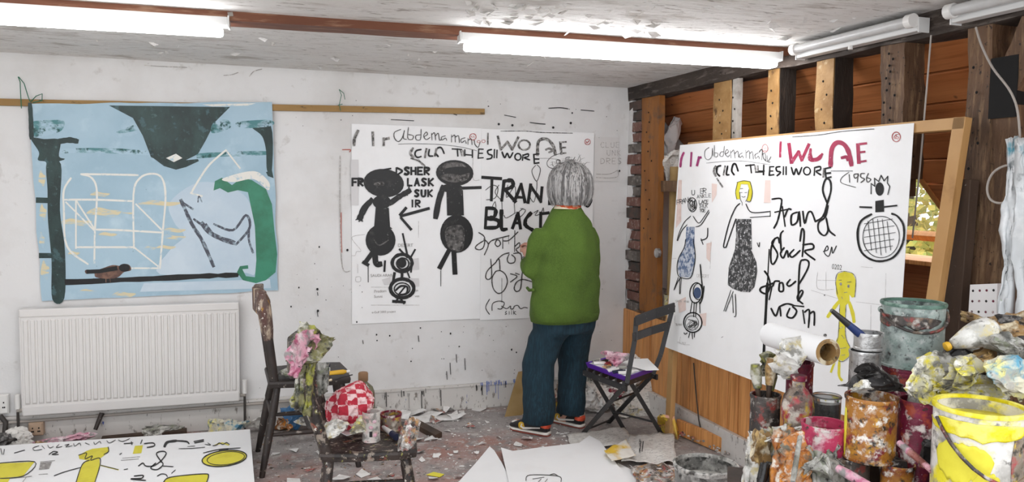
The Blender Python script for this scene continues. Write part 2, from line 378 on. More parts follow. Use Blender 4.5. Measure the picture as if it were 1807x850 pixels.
def ceil():
    nx, ny = 50, 70; V, F = [], []
    for i in range(nx+1):
        for j in range(ny+1):
            x = -2.2+(2.62+2.2)*i/nx; y = 1.0+(BK+.1-1.0)*j/ny
            V.append(V3((x, y, ZC+.01*noise.noise(V3((x*1.1, y*1.1, 3)))*min(1, max(0, (BK-y)*3)))))
    n = len(V); V += [V3((v.x, v.y, ZC+.12)) for v in V]; I = lambda i, j: i*(ny+1)+j
    for i in range(nx):
        for j in range(ny): F += [(I(i, j), I(i, j+1), I(i+1, j+1), I(i+1, j)), (n+I(i, j), n+I(i+1, j), n+I(i+1, j+1), n+I(i, j+1))]
    for i in range(nx): F += [(I(i, 0), I(i+1, 0), n+I(i+1, 0), n+I(i, 0)), (I(i, ny), n+I(i, ny), n+I(i+1, ny), I(i+1, ny))]
    for j in range(ny): F += [(I(0, j), n+I(0, j), n+I(0, j+1), I(0, j+1)), (I(nx, j), I(nx, j+1), n+I(nx, j+1), n+I(nx, j))]
    return V, F
ceiling = struct('ceiling', ceil(), 'ceiling_paint', 'all')
# flakes of paint hanging from the ceiling
rr = random.Random(3); fl = []
for k in range(110):
    px, py = rr.choice([(rr.uniform(1000, 1640), rr.uniform(10, 70)), (rr.uniform(820, 1000), rr.uniform(0, 40)), (rr.uniform(0, 1000), rr.uniform(60, 120))])
    p = on(px, py, 2, ZC-.004)
    if p.y > BK-.05 or p.x > 2.4 or p.y < 1.2: continue
    s = rr.uniform(.008, .035); a = rr.uniform(0, 6.3); d = V3((math.cos(a), math.sin(a), 0))*s; e = V3((-d.y, d.x, 0))*rr.uniform(.2, .6)
    q = [p-d, p-e*.7, p+d+V3((0, 0, -s*.3)), p+e+V3((0, 0, -s*.6))]
    fl.append((q+[x+V3((0, 0, .002)) for x in q], [(0, 1, 2, 3), (7, 6, 5, 4), (0, 4, 5, 1), (1, 5, 6, 2), (2, 6, 7, 3), (3, 7, 4, 0)]))
obj('paint_flakes', join(*fl), 'ceiling_paint', ceiling, kind='stuff')
struct('trim_1', beam((-2.0, 3.58, ZC-.012), (WR, 3.30, ZC-.012), .13, .055, (0, 0, 1), 24, .003, 4), 'purlin_wood')
struct('baseboard_back', join(bx(-2.0, WR-.02, BK-.025, BK-.002, 0, .15), bx(-2.0, WR-.02, BK-.032, BK-.002, .15, .165)), 'skirting_dirty', bevel=.003)
struct('baseboard_right', bx(WR-.045, WR-.015, .6, BK-.03, 0, .145), 'skirting_dirty', bevel=.004)
# right wall: boarded below, open studs above
wall_right = struct('wall_right', bx(WR+.006, WR+.07, .6, BK, 0, .615), 'mortar')
y = BK-.004; i = 0
while y > .7:
    wd = .098+.006*math.sin(i*2.3)
    dx = .003*math.sin(i*5.1)
    obj('dado_board', bx(WR-.016+dx, WR+.004, y-wd+.005, y, .135, .622), 'dado_wood', wall_right, bevel=.006); y -= wd; i += 1
obj('ledge', bx(WR-.012, WR+.16, .7, BK-.19, .622, .64), 'old_oak', wall_right, bevel=.003)
obj('top_plate', beam((WR+.05, .6, 2.095), (WR+.05, BK-.002, 2.10), .13, .10, (0, 0, 1), 40, .009, 2), 'grey_beam', wall_right)
# corner brick pier, stepped bricks with recessed joints
obj('pier_core', bx(WR+.03, WR+.16, BK-.185, BK-.003, .60, 2.06), 'mortar', wall_right)
rb = random.Random(5); z = .615
while z < 2.03:
    h = rb.uniform(.055, .068); dx = rb.uniform(-.008, .012)
    m = rb.choice(['brick_red', 'brick_red', 'brick_grey', 'brick_dark', 'brick_grey'])
    y0 = BK-.18-rb.uniform(-.012, .006)
    obj('brick', beam((WR+.02+dx, y0, z+h/2), (WR+.02+dx, BK-.004, z+h/2), .05, h, (0, 0, 1), 3, .004, int(z*99)), m, wall_right, bevel=.004)
    z += h+.011
# ragged white plaster returning round the corner
pe = Plane((WR-.002, 0, 0), (-1, 0, 0)); ed = [(1113, 160), (1117, 185), (1115, 230), (1119, 262), (1112, 300), (1116, 340), (1108, 372), (1112, 410), (1104, 440), (1108, 470), (1101, 505), (1106, 535)]
L_ = [pe.at(x, y_) for x, y_ in ed]; V, F = [], []
for p in L_: V += [p, V3((p.x, BK-.002, p.z)), p+V3((.03, 0, 0))]
for k in range(len(L_)-1): F += [(3*k, 3*k+3, 3*k+4, 3*k+1), (3*k, 3*k+2, 3*k+5, 3*k+3)]
obj('plaster_edge', (V, F), 'plaster', wall_right)
# studs: pixel of front-face left edge, right edge at the top and at a lower height; material
def stud(name, xa, xb, yt, xa2, xb2, yb, dep, m, zlo, seed, amp=.006):
    pw = Plane((WR, 0, 0), (-1, 0, 0)); a0, a1, b0, b1 = pw.at(xa, yt), pw.at(xb, yt), pw.at(xa2, yb), pw.at(xb2, yb)
    yc0 = (a0.y+a1.y)/2; yc1 = (b0.y+b1.y)/2; zt = (a0.z+a1.z)/2; zb = (b0.z+b1.z)/2
    k = (yc0-yc1)/max(.05, zt-zb); k = max(-.12, min(.12, k)); wd = abs(a0.y-a1.y)
    ct = V3((WR+dep/2, yc0+k*(2.05-zt), 2.055)); cb = V3((WR+dep/2, yc0+k*(zlo-zt), zlo))
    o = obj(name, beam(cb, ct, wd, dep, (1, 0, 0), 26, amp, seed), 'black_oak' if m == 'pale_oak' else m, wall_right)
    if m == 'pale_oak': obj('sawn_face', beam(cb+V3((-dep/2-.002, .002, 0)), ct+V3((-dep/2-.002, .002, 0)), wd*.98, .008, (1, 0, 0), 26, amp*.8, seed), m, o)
    # rows of old nail holes
    hv = []; r_ = random.Random(seed)
    for q in range(14):
        t = .35+.62*q/14; c = cb+(ct-cb)*t+V3((-dep/2-.004-amp*.5, r_.uniform(-.12, .12)*wd+(.18*wd if q % 2 else -.05*wd), 0))
        hv.append(ball(c, (.004, .005, .006), 1))
    obj('nail_holes', join(*hv), 'black_void', o, kind='stuff')
    return o
stud('corner_post', 1133, 1163, 190, 1129, 1159, 500, .04, 'orange_oak', .63, 1, .004)
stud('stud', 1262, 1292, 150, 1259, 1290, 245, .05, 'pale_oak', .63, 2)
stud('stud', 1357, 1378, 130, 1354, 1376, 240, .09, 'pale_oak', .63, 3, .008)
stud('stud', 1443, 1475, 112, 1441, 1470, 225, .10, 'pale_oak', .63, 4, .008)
stud('stud', 1556, 1598, 92, 1551, 1597, 215, .10, 'old_oak', 1.50, 5, .01)
obj('mid_rail', beam((WR+.07, 2.57, 1.47), (WR+.07, BK-.2, 1.47), .10, .07, (0, 0, 1), 20, .004, 9), 'old_oak', wall_right)
stud('stud', 1708, 1752, 62, 1702, 1750, 200, .16, 'old_oak', .0, 6, .01)
stud('post_strip', 1293, 1302, 150, 1291, 1300, 245, .03, 'lath_strip', .63, 8, .003)
# broad jowl post at the right; recess shade painted as a black box
pw = Plane((WR+.01, 0, 0), (-1, 0, 0))
a, b = pw.at(1706, 205), pw.at(1800, 205); c, d = pw.at(1700, 560), pw.at(1790, 560)
obj('jowl_post', beam(V3((WR+.07, (c.y+d.y)/2-.02, 0)), V3((WR+.07, (a.y+b.y)/2, a.z+.02)), abs(a.y-b.y), .13, (1, 0, 0), 20, .012, 11), 'old_oak', wall_right)
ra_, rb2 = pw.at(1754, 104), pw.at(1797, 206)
obj('recess_shade_box', bx(WR-.004, WR+.2, rb2.y, ra_.y, rb2.z, ra_.z), 'black_void', wall_right)
obj('jowl_brace', beam(pw.at(1760, 195)+V3((.03, 0, 0)), pw.at(1830, 30)+V3((.03, 0, 0)), .1, .08, (1, 0, 0), 10, .008, 12), 'old_oak', wall_right)
# lean-to roof lining: boards on a 45 degree slope, round a skylight
def slope(X, off=0): return 2.05-(X-2.65)+off
lining = struct('ceiling_lean_to', hexa([(2.66, 1.0, 2.08), (3.68, 1.0, 1.06), (3.68, 3.02, 1.06), (2.66, 3.02, 2.08), (2.68, 1.0, 2.10), (3.70, 1.0, 1.08), (3.70, 3.02, 1.08), (2.68, 3.02, 2.10)]), 'black_void')
obj('lining_back', hexa([(2.66, 3.92, 2.08), (3.68, 3.92, 1.06), (3.68, BK, 1.06), (2.66, BK, 2.08), (2.68, 3.92, 2.10), (3.70, 3.92, 1.08), (3.70, BK, 1.08), (2.68, BK, 2.10)]), 'black_void', lining)
obj('lining_top', hexa([(2.66, 3.02, 2.08), (3.10, 3.02, 1.64), (3.10, 3.92, 1.64), (2.66, 3.92, 2.08), (2.68, 3.02, 2.10), (3.12, 3.02, 1.66), (3.12, 3.92, 1.66), (2.68, 3.92, 2.10)]), 'black_void', lining)
YW0, YW1, XW0, XW1 = 3.10, 3.86, 3.10, 3.61
n = 9; stp = 1.03/n
for k in range(n):
    xa = 2.64+stp*k; xb = xa+stp-.008
    segs = [(1.0, BK-.01)] if xb < XW0+.02 else [(1.0, YW0-.01), (YW1+.01, BK-.01)]
    for (y0, y1) in segs:
        obj('roof_board', hexa([(xa, y0, slope(xa)), (xb, y0, slope(xb)), (xb, y1, slope(xb)), (xa, y1, slope(xa)), (xa+.015, y0, slope(xa, .015)), (xb+.015, y0, slope(xb, .015)), (xb+.015, y1, slope(xb, .015)), (xa+.015, y1, slope(xa, .015))]), 'roof_board', lining, bevel=.003)
struct('wall_outer', bx(3.66, 3.72, 1.0, BK, 0, 1.05), 'roof_board')
struct('wall_lean_to_end', bx(2.6, 3.7, .94, 1.0, 0, 2.1), 'roof_board')
# skylight
sky_w = bpy.data.objects.new('window_1', None); COL.objects.link(sky_w); sky_w.location = (3.3, 3.5, 1.1); sky_w['kind'] = 'structure'
def sl(X, Y, o): return V3((X+o*.7071, Y, slope(X)+o*.7071))
for (p, q, s_) in (((XW0-.02, YW0-.02), (XW1, YW0-.02), 1), ((XW0-.02, YW1+.02), (XW1, YW1+.02), 1), ((XW0-.02, YW0), (XW0-.02, YW1), 1)):
    obj('reveal_board', beam(sl(*p, .07), sl(*q, .07), .03, .16, (1, 0, 1), 1), 'dado_wood', sky_w, bevel=.003)
obj('window_sill', bx(XW1-.10, XW1+.24, YW0-.06, YW1+.06, slope(XW1)-.04, slope(XW1)-.015), 'dado_wood', sky_w, bevel=.003)
for (p, q) in (((XW0, YW0+.02), (XW1, YW0+.02)), ((XW0, YW1-.02), (XW1, YW1-.02)), ((XW0+.02, YW0), (XW0+.02, YW1)), ((XW1-.02, YW0), (XW1-.02, YW1))):
    obj('frame_bar', beam(sl(*p, .13), sl(*q, .13), .045, .04, (1, 0, 1), 1), 'dado_wood', sky_w, bevel=.003)
obj('pane', hexa([sl(XW0, YW0, .13), sl(XW1, YW0, .13), sl(XW1, YW1, .13), sl(XW0, YW1, .13), sl(XW0, YW0, .134), sl(XW1, YW0, .134), sl(XW1, YW1, .134), sl(XW0, YW1, .134)]), 'window_glass', sky_w)
# garden beyond the skylight
struct('ground_outside', bx(4.2, 40, -20, 40, -1.9, -1.8), 'grass_outside')
def tree(x, y, h, r, seed, label):
    t = T('autumn_tree', label, 'tree', (x, y, -1.8), 'trees beyond the skylight'); r_ = random.Random(seed)
    obj('trunk', tube([(x, y, -1.8), (x+.1, y, h*.3-1.8), (x-.1, y+.1, h*.7-1.8)], [.2, .15, .06], 8), 'bark', t, True)
    V, F = [], []
    for k in range(2600):
        d = V3((r_.gauss(0, 1), r_.gauss(0, 1), r_.gauss(0, 1))).normalized()*(r_.random()**.4)
        p = V3((x, y, h*.55-1.8))+V3((d.x*r, d.y*r, d.z*h*.5)); s = r_.uniform(.06, .14)
        a = V3((r_.gauss(0, 1), r_.gauss(0, 1), r_.gauss(0, 1))).normalized()*s; b = a.orthogonal().normalized()*s
        n_ = len(V); V += [p-a, p+b*.6, p+a, p-b*.6]; F.append((n_, n_+1, n_+2, n_+3))
    obj('foliage', (V, F), 'leaves_autumn', t, kind='stuff')
tree(9.5, 9.2, 4.6, 2.0, 1, 'yellow-leaved autumn tree seen low through the skylight, nearer one')
tree(13.5, 11.8, 6.0, 2.6, 2, 'tall green and gold tree farther off through the skylight')
# ================================================================== lamps
def batten_lamp(pa, pb, label, lit, wid=.075, hgt=.036):
    """fluorescent batten: spine above, tube or diffuser below"""
    pa, pb = V3(pa), V3(pb); d = (pb-pa).normalized(); L = (pb-pa).length
    t = T('fluorescent_lamp', label, 'lamp', (pa+pb)/2, None)
    s = d.cross(V3((0, 0, 1))).normalized()
    obj('spine', beam(pa, pb, wid*.8, hgt, (0, 0, 1)), 'lamp_body', t, bevel=.004)
    if lit:
        q = V3((0, 0, -hgt/2-.018)); obj('diffuser', beam(pa+d*.02+q, pb-d*.02+q, wid*.95, .038, (0, 0, 1)), 'lamp_tube', t, bevel=.012)
    else:
        q = s*.045+V3((0, 0, -.005))
        if q.dot(fw) > 0: q = -s*.045+V3((0, 0, -.005))
        q2 = q+V3((0, 0, .02))
        obj('tube', tube([pa+d*.03+q2, pb-d*.03+q2], .02, 14), 'lamp_off', t, True)
        for e in (pa+d*.015, pb-d*.015): obj('end_cap', tube([e+q2-d*.015, e+q2+d*.015], .027, 14), 'switch_white', t, True)
        obj('starter', tube([(pa+pb)/2+q*.6+V3((0, 0, -.02)), (pa+pb)/2+q*.6+V3((0, 0, -.035))], .01, 10), 'switch_white', t)
    for e, sg in ((pa, -1), (pb, 1)): obj('end_plate', beam(e+d*sg*.0, e+d*sg*.006, wid*.85, hgt*1.25, (0, 0, 1)), 'lamp_body', t)
    return t
zl = 2.092
batten_lamp((-1.60, 3.50, zl), (-.055, 3.40, zl), 'long lit fluorescent batten lamp under the ceiling beam above the blue painting', True)
batten_lamp((.885, 3.345, zl), (2.44, 3.245, zl), 'lit fluorescent batten lamp under the ceiling beam above the green cardigan', True)
batten_lamp((WR-.055, 3.10, 2.085), (WR-.055, 2.40, 2.085), 'unlit fluorescent tube on the dark wall plate nearer the back wall', False, .06, .045)
batten_lamp((WR-.055, 2.25, 2.085), (WR-.055, 1.05, 2.085), 'unlit fluorescent tube on the dark wall plate cut by the right edge', False, .06, .045)
t = T('lamp_cable', 'short grey cable joining the left lit lamp to the beam', 'cable', on(405, 30, 1, 3.4))
a = on(402, 26, 1, 3.40); b = on(425, 24, 1, 3.40)
obj('cable', tube([a, a+(b-a)*.4+V3((0, 0, -.003)), b, on(470, 30, 1, 3.40)], .004, 6), 'dark_cable', t, True)
obj('gland', tube([a, a+(b-a)*.4], .012, 8), 'grey_cable', t, True)
# ================================================================== radiator
yr = BK-.085; P = lambda x, y_: on(x, y_, 1, yr)
x0, x1 = P(36, 600).x, P(421, 600).x; z0, z1 = .185, .765
rad = T('radiator', 'white ribbed panel radiator on the wall under the blue painting', 'radiator', ((x0+x1)/2, yr, 0))
obj('panel', bx(x0, x1, yr, yr+.018, z0, z1-.04), 'radiator_white', rad, bevel=.006)
obj('top_grille', bx(x0-.004, x1+.004, yr-.006, yr+.06, z1-.045, z1), 'radiator_white', rad, bevel=.006)
obj('bottom_rail', bx(x0, x1, yr-.008, yr+.02, z0-.005, z0+.05), 'radiator_white', rad, bevel=.006)
nf = 33; st_ = (x1-x0-.02)/nf
for k in range(nf):
    xc = x0+.01+st_*(k+.5)
    obj('rib', hexa([(xc-st_*.42, yr+.002, z0+.055), (xc+st_*.42, yr+.002, z0+.055), (xc+st_*.42, yr+.002, z1-.055), (xc-st_*.42, yr+.002, z1-.055), (xc-st_*.25, yr-.008, z0+.066), (xc+st_*.25, yr-.008, z0+.066), (xc+st_*.25, yr-.008, z1-.066), (xc-st_*.25, yr-.008, z1-.066)]), 'radiator_white', rad)
for sx, xx in ((-1, x0), (1, x1)):
    obj('side_panel', bx(xx-.003, xx+.003, yr, yr+.06, z0, z1-.01), 'radiator_white', rad)
    v = obj('valve', tube([(xx+sx*.03, yr+.03, z0+.03), (xx+sx*.03, yr+.03, z0+.11)], .014, 12), 'switch_white', rad, True)
    obj('valve_body', tube([(xx, yr+.03, z0+.02), (xx+sx*.035, yr+.03, z0+.02)], .01, 10), 'grey_cable', v, True)
    obj('pipe', tube([(xx+sx*.03, yr+.03, z0+.03), (xx+sx*.03, yr+.03, .0)], .007, 8), 'dark_cable', rad, True)
for xx in (x0+.15, x1-.15): obj('bracket', bx(xx-.02, xx+.02, yr+.018, BK-.004, z0+.05, z1-.1), 'radiator_white', rad)
solo('wall_pipe', tube([(-1.9, BK-.045, .135), (x1+.15, BK-.045, .145), (.4, BK-.045, .147)], .008, 8), 'grey_cable', 'thin pale heating pipe running along the skirting under the radiator', 'pipe', smooth=True)
# sockets
def socket(px, py, wpx, hpx, label, m, pl_y):
    a = on(px, py, 1, pl_y); b = on(px+wpx, py+hpx, 1, pl_y)
    t = T('wall_socket', label, 'socket', (a.x, pl_y, b.z))
    obj('box', bx(a.x, b.x, pl_y-.004, BK-.003, b.z, a.z), m, t, bevel=.003)
    obj('plate', bx(a.x+.004, b.x-.004, pl_y-.010, pl_y-.004, b.z+.004, a.z-.004), m, t, bevel=.003)
    w_ = (b.x-a.x); hv = []
    for cx in (.3, .72):
        for dx, dz in ((-.05, .35), (.05, .35), (0, .6)): hv.append(bx(a.x+w_*(cx+dx)-.003, a.x+w_*(cx+dx)+.003, pl_y-.0115, pl_y-.0095, b.z+(a.z-b.z)*dz-.004, b.z+(a.z-b.z)*dz+.004))
    obj('pin_holes', join(*hv), 'black_void', t)
    return t
socket(-14, 697, 30, 32, 'white double wall socket with a green dot at the left edge', 'switch_white', BK-.03)
solo('wall_lead', tube([on(0, 733, 1, BK-.04), on(10, 745, 1, BK-.05), on(8, 770, 1, BK-.06), on(4, 790, 1, BK-.07)], .014, 8), 'dark_cable', 'thick dark lead dropping from the socket at the left edge', 'cable', smooth=True)
mat('socket_brown', '#b79c84', .5)
socket(50, 746, 27, 21, 'old brownish double socket box on the skirting below the radiator', 'socket_brown', BK-.06)
# ================================================================== hanging rail and cords
pl = Plane((0, BK-.02, 0), (0, -1, 0))
a, b = pl.at(-30, 177), pl.at(855, 197)
solo('hanging_rail', beam(V3((-1.9, BK-.012, a.z-.02)), b, .02, .036, (0, 0, 1), 20, .002, 3), 'batten_wood', 'long narrow wooden rail fixed across the white wall above the paintings', 'rail', bevel=.002)
def cord(lines, label, m='green_cord', r=.002):
    V = [tube([pl.at(x, y_, .012+.004*i) for i, (x, y_) in enumerate(ln)], r, 6) for ln in lines]
    solo('knotted_green_string', join(*V), m, label, 'string', smooth=True)
cord([[(33, 136), (37, 145), (38, 165), (40, 192)], [(34, 136), (44, 148), (51, 170), (55, 180)], [(55, 180), (65, 170), (76, 166), (76, 178), (60, 182)]], 'dark green cord knotted round the rail at the painting\'s left corner', r=.0025)
cord([[(598, 158), (602, 168), (598, 185), (600, 196)], [(598, 158), (606, 165), (608, 176)], [(596, 186), (604, 184)]], 'green cord looped over the rail between the two pictures')
# ================================================================== splashes on the wall
mat('ink_black', '#090808', .55, layers=(('n', 60, .58, .7, '#1e1c1c', 1),))
mat('ink_brush', '#0a0909', .45, layers=(('n', 26, .58, .75, '#33302f', 1), ('n', 70, .66, .74, '#7d7a78', 3)))
mat('ink_thin', '#3a3836', .8, layers=(('n', 90, .45, .62, '#6c6966', 1),))
mat('charcoal', '#4e4c4a', .9, layers=(('n', 70, .42, .58, '#a5a29f', 1), ('n', 30, .6, .7, '#d8d5d2', 2)))
mat('pencil', '#a5a19d', .9, layers=(('n', 60, .5, .6, '#cfcbc7', 1),))
mat('print_grey', '#8f8b88', .9, layers=(('n', 90, .5, .65, '#c2bebb', 1),))
mat('red_stamp', '#a8504e', .9, layers=(('n', 60, .45, .6, '#cf8f8c', 1),))
mat('pink_print', '#e8d3cb', .9, layers=(('n', 12, .5, .65, '#dcc3ba', 1),))
mat('grey_print', '#d8d6d6', .9)
wallP = Plane((0, BK-.006, 0), (0, -1, 0)); W_ = Ink(wallP.at).crop(0, 0, 1)
rr = random.Random(11)
for k in range(80):
    x, y_ = rr.choice([(rr.uniform(500, 640), rr.gauss(520, 40)), (rr.uniform(640, 930), rr.gauss(620, 25)), (rr.uniform(720, 930), rr.uniform(575, 660)), (rr.uniform(1055, 1095), rr.uniform(230, 640)), (rr.uniform(500, 1090), rr.uniform(170, 225)), (rr.uniform(440, 620), rr.uniform(560, 660))])
    r_ = rr.choice([.4, .5, .6, .7, 1.3]); W_.ell(x, y_, r_, r_*rr.uniform(.8, 1.6))
for x, y_, l in ((788, 655, 14), (794, 640, 20), (805, 625, 14), (820, 632, 20), (738, 592, 10), (560, 515, 6), (560, 550, 8), (479, 625, 12), (476, 640, 10), (640, 600, 6)): W_.st(1.4, [(x, y_), (x+1, y_+l)])
for a in ([(968, 191), (988, 190), (1002, 192)], [(890, 203), (910, 207)], [(935, 216), (950, 218), (962, 219)], [(800, 201), (806, 203)], [(1025, 194), (1048, 196)], [(690, 211), (730, 213)]): W_.st(1.6, a)
for x, y_ in ((880, 219), (904, 221), (1007, 217), (976, 225), (560, 510), (561, 548), (613, 441)): W_.ell(x, y_, 2, 2.2)
W_.done('paint_splashes', 'ink_black', wall_back)
Wg = Ink(wallP.at).crop(0, 0, 1)
for a in ([(395, 133), (408, 132), (420, 128)], [(440, 135), (448, 126), (462, 122)], [(255, 115), (280, 117), (330, 119)], [(600, 275), (600, 380), (604, 470), (618, 478)]): Wg.st(1.6, a)
Wg.crop(1060, 245, 1).txt('CLUE', 0, 6, 9, 1, 1.0).txt('PUNK', 2, 20, 9, 1, 1.0).txt('DRES', 0, 34, 10, 1, 1.0)
Wg.st(1.2, [(-8, 62), (15, 62), (30, 55)], [(-8, 68), (15, 69), (30, 66), (30, 55)])
Wg.done('pencil_marks', 'pencil', wall_back)
mat('red_line', '#b8685c', .9)
Wr = Ink(wallP.at).crop(0, 0, 1); Wr.st(1.6, [(604, 264), (618, 264), (617, 268)], [(602, 375), (602, 420), (603, 445)]); Wr.done('red_marks', 'red_line', wall_back)
mat('blue_paint', '#5a72b8', .8)
skp = Plane((0, BK-.034, 0), (0, -1, 0)); Wb = Ink(skp.at).crop(0, 0, 1)
for k in range(26): x = rr.uniform(845, 925); y0 = 676-(x-845)*.08; Wb.st(rr.uniform(.8, 1.8), [(x, y0+rr.uniform(-3, 1)), (x+.5, y0+rr.uniform(2, 30 if k % 3 == 0 else 6))])
Wb.done('blue_drips', 'blue_paint', wall_back)
Wk = Ink(skp.at).crop(0, 0, 1)
for k in range(26):
    x = rr.choice([rr.uniform(640, 930), rr.uniform(480, 930), rr.uniform(650, 760)]); y0 = 692-(x-690)*.09
    Wk.st(rr.uniform(.7, 2.2), [(x, y0+rr.uniform(-2, 6)), (x+.5, y0+rr.uniform(6, 34 if k % 3 == 0 else 12))])
Wk.done('black_drips', 'ink_black', wall_back)
# ================================================================== sheets of the big drawing
mat('paper', '#f5f5f5', .85, layers=(('n', 3, .5, .8, '#eeedec', 1),), bump=(6, .12, .01))
mat('paper_grey', '#e0dedc', .85, layers=(('n', 3, .4, .8, '#d6d3d1', 1),), bump=(6, .15, .01))
SX0, SX1, SZ1, SZ0 = .624, 2.245, 1.828, .592
def hang(nm, x0, x1, z0, z1, label, cat='drawing', yoff=.007, m='paper'):
    f = lambda u, v: (x0+(x1-x0)*u, BK-yoff-.002*abs(noise.noise(V3((u*3, v*3, x0)))), z0+(z1-z0)*v)
    t = T(nm, label, cat, ((x0+x1)/2, BK-yoff, z0)); obj('sheet', sheet(f, 14, 14, .001), m, t, True); return t
sh1 = hang('paper_drawing', SX0, 1.452, SZ0, SZ1, 'left half of the wall drawing, white sheet with black painted figures and an arrow')
sh2 = hang('paper_drawing', 1.4525, SX1, SZ0-.01, SZ1-.002, 'right half of the wall drawing, white sheet with bold letters behind the cardigan', yoff=.0085)
sh3 = hang('paper_sketch', 2.25, 2.43, 1.50, 1.80, 'small pale pencil sketch sheet pinned on the wall right of the grey hair', 'sketch', .006, 'paper_grey')
drawP = Plane((0, BK-.0112, 0), (0, -1, 0))
def uvof(x, y):
    p = drawP.at(x, y); return (p.x-SX0)/(SX1-SX0), (SZ1-p.z)/(SZ1-SZ0)
c4, c5, c6, c7 = (600, 210, 4.473), (600, 390, 4.473), (820, 210, 4.475), (820, 390, 4.472)
def abdema(k):
    k.crop(*c4).st(6, [(480, 82), (430, 105), (430, 150), (460, 178), (490, 150), (508, 90)], [(508, 92), (500, 150), (525, 160)], [(540, 65), (535, 150), (570, 160), (577, 132), (540, 122)],
        [(640, 80), (635, 158), (602, 162), (600, 130), (635, 125)], [(660, 140), (690, 122), (680, 102), (660, 132), (680, 162), (710, 145)], [(722, 112), (726, 166)], [(722, 128), (745, 108), (755, 166)], [(755, 132), (775, 112), (785, 165), (800, 160)],
        [(832, 132), (802, 142), (806, 166), (832, 150), (842, 168)], [(880, 125), (880, 182)], [(882, 142), (905, 127), (910, 182)], [(912, 142), (935, 132), (942, 186)], [(987, 147), (955, 160), (960, 186), (987, 170), (996, 192)], [(1010, 152), (1010, 200)], [(1012, 167), (1035, 157), (1042, 202)], [(1060, 167), (1065, 200), (1090, 222), (1105, 182)])
    k.st(3.5, [(460, 198), (600, 195), (780, 200), (950, 220), (1080, 250)]); return k
def clothes(k):
    k.crop(*c4).st(13, [(640, 240), (602, 250), (592, 280), (610, 302), (640, 295)], [(705, 240), (700, 287), (732, 292)], [(822, 272), (800, 227), (770, 230), (755, 265), (775, 296)], [(885, 235), (960, 240)], [(925, 235), (930, 292)], [(985, 242), (985, 290)], [(1045, 245), (1045, 302)], [(985, 280), (1045, 285)],
        [(1095, 236), (1090, 310)], [(1095, 236), (1130, 238)], [(1092, 270), (1125, 270)], [(1090, 308), (1130, 305)])
    k.crop(*c6).st(13, [(212, 240), (182, 250), (187, 275), (215, 287), (207, 310), (175, 316)], [(235, 240), (232, 305)], [(255, 245), (253, 305)], [(295, 260), (315, 305), (335, 270), (355, 305), (380, 265)], [(460, 282), (456, 325)], [(465, 285), (500, 275), (500, 295), (470, 305), (512, 322)])
    k.ring(12, 420, 298, 24, 26).st(16, [(545, 282), (550, 350)], [(545, 280), (585, 275)], [(548, 315), (585, 315)], [(550, 350), (585, 345)]); return k
def clothes_soft(k):
    k.crop(*c4).st(20, [(575, 230), (555, 270), (580, 302)], [(682, 235), (670, 302)], [(762, 235), (748, 290)]).st(12, [(953, 247), (962, 290)], [(970, 247), (978, 290)], [(560, 310), (620, 330), (670, 370)], [(620, 320), (650, 360)]); return k
def marks3(k, wd): k.crop(*c4).st(wd, [(142, 92), (115, 150), (110, 207)], [(258, 105), (262, 207)], [(345, 152), (345, 207)], [(342, 160), (385, 152)]); return k
def wore(k, wd):
    k.crop(*c6).st(wd*.6, [(183, 112), (182, 198)]).st(wd, [(262, 138), (285, 240)], [(285, 240), (337, 180)], [(337, 180), (375, 240)], [(375, 240), (422, 145)], [(575, 285), (578, 190), (610, 158), (660, 165), (700, 215), (716, 280)], [(755, 182), (762, 275)])
    k.ring(wd*.6, 470, 205, 45, 38).st(wd*.7, [(640, 242), (668, 232), (694, 247), (665, 263)]).st(wd*.7, [(765, 182), (800, 180)], [(765, 226), (795, 225)], [(765, 270), (797, 268)]); return k
def top_line(k): k.crop(*c6).st(7, [(285, 95), (480, 95), (600, 105), (850, 112)]).st(3, [(580, 310), (660, 310), (750, 320)]); return k
def stamps(k): k.crop(*c6).ring(6, 65, 140, 25, 25).st(5, [(52, 135), (60, 145)], [(70, 135), (74, 145)]).ring(4, 110, 178, 12, 9).ring(4, 148, 175, 14, 11).ring(6, 970, 180, 22, 22).st(8, [(958, 178), (966, 188), (980, 172)]); return k
def year(k): k.crop(*c6).st(5, [(760, 270), (690, 295), (650, 340), (665, 380), (730, 395)], [(690, 335), (695, 370)], [(750, 325), (725, 325), (730, 350), (755, 340), (750, 325), (752, 378)], [(830, 300), (800, 305), (800, 335), (825, 345), (800, 372)], [(870, 300), (850, 345), (870, 370), (890, 345), (855, 345)]); return k
k = Ink(drawP.at)
abdema(k); year(k)
k.crop(*c6).st(6, [(560, 365), (532, 400), (537, 440), (567, 490), (590, 440), (596, 390), (570, 360)], [(570, 490), (567, 560), (545, 655), (512, 600), (545, 560), (600, 620)], [(165, 560), (220, 522), (262, 545), (240, 622), (170, 637)], [(270, 520), (240, 580), (290, 640)], [(340, 520), (330, 620), (395, 530), (400, 630)], [(235, 655), (220, 690), (245, 700), (240, 650)], [(440, 705), (480, 720), (440, 770), (400, 760), (460, 705)], [(310, 760), (330, 780), (400, 740)], [(545, 740), (580, 720), (555, 760), (600, 745), (620, 700), (625, 750)])
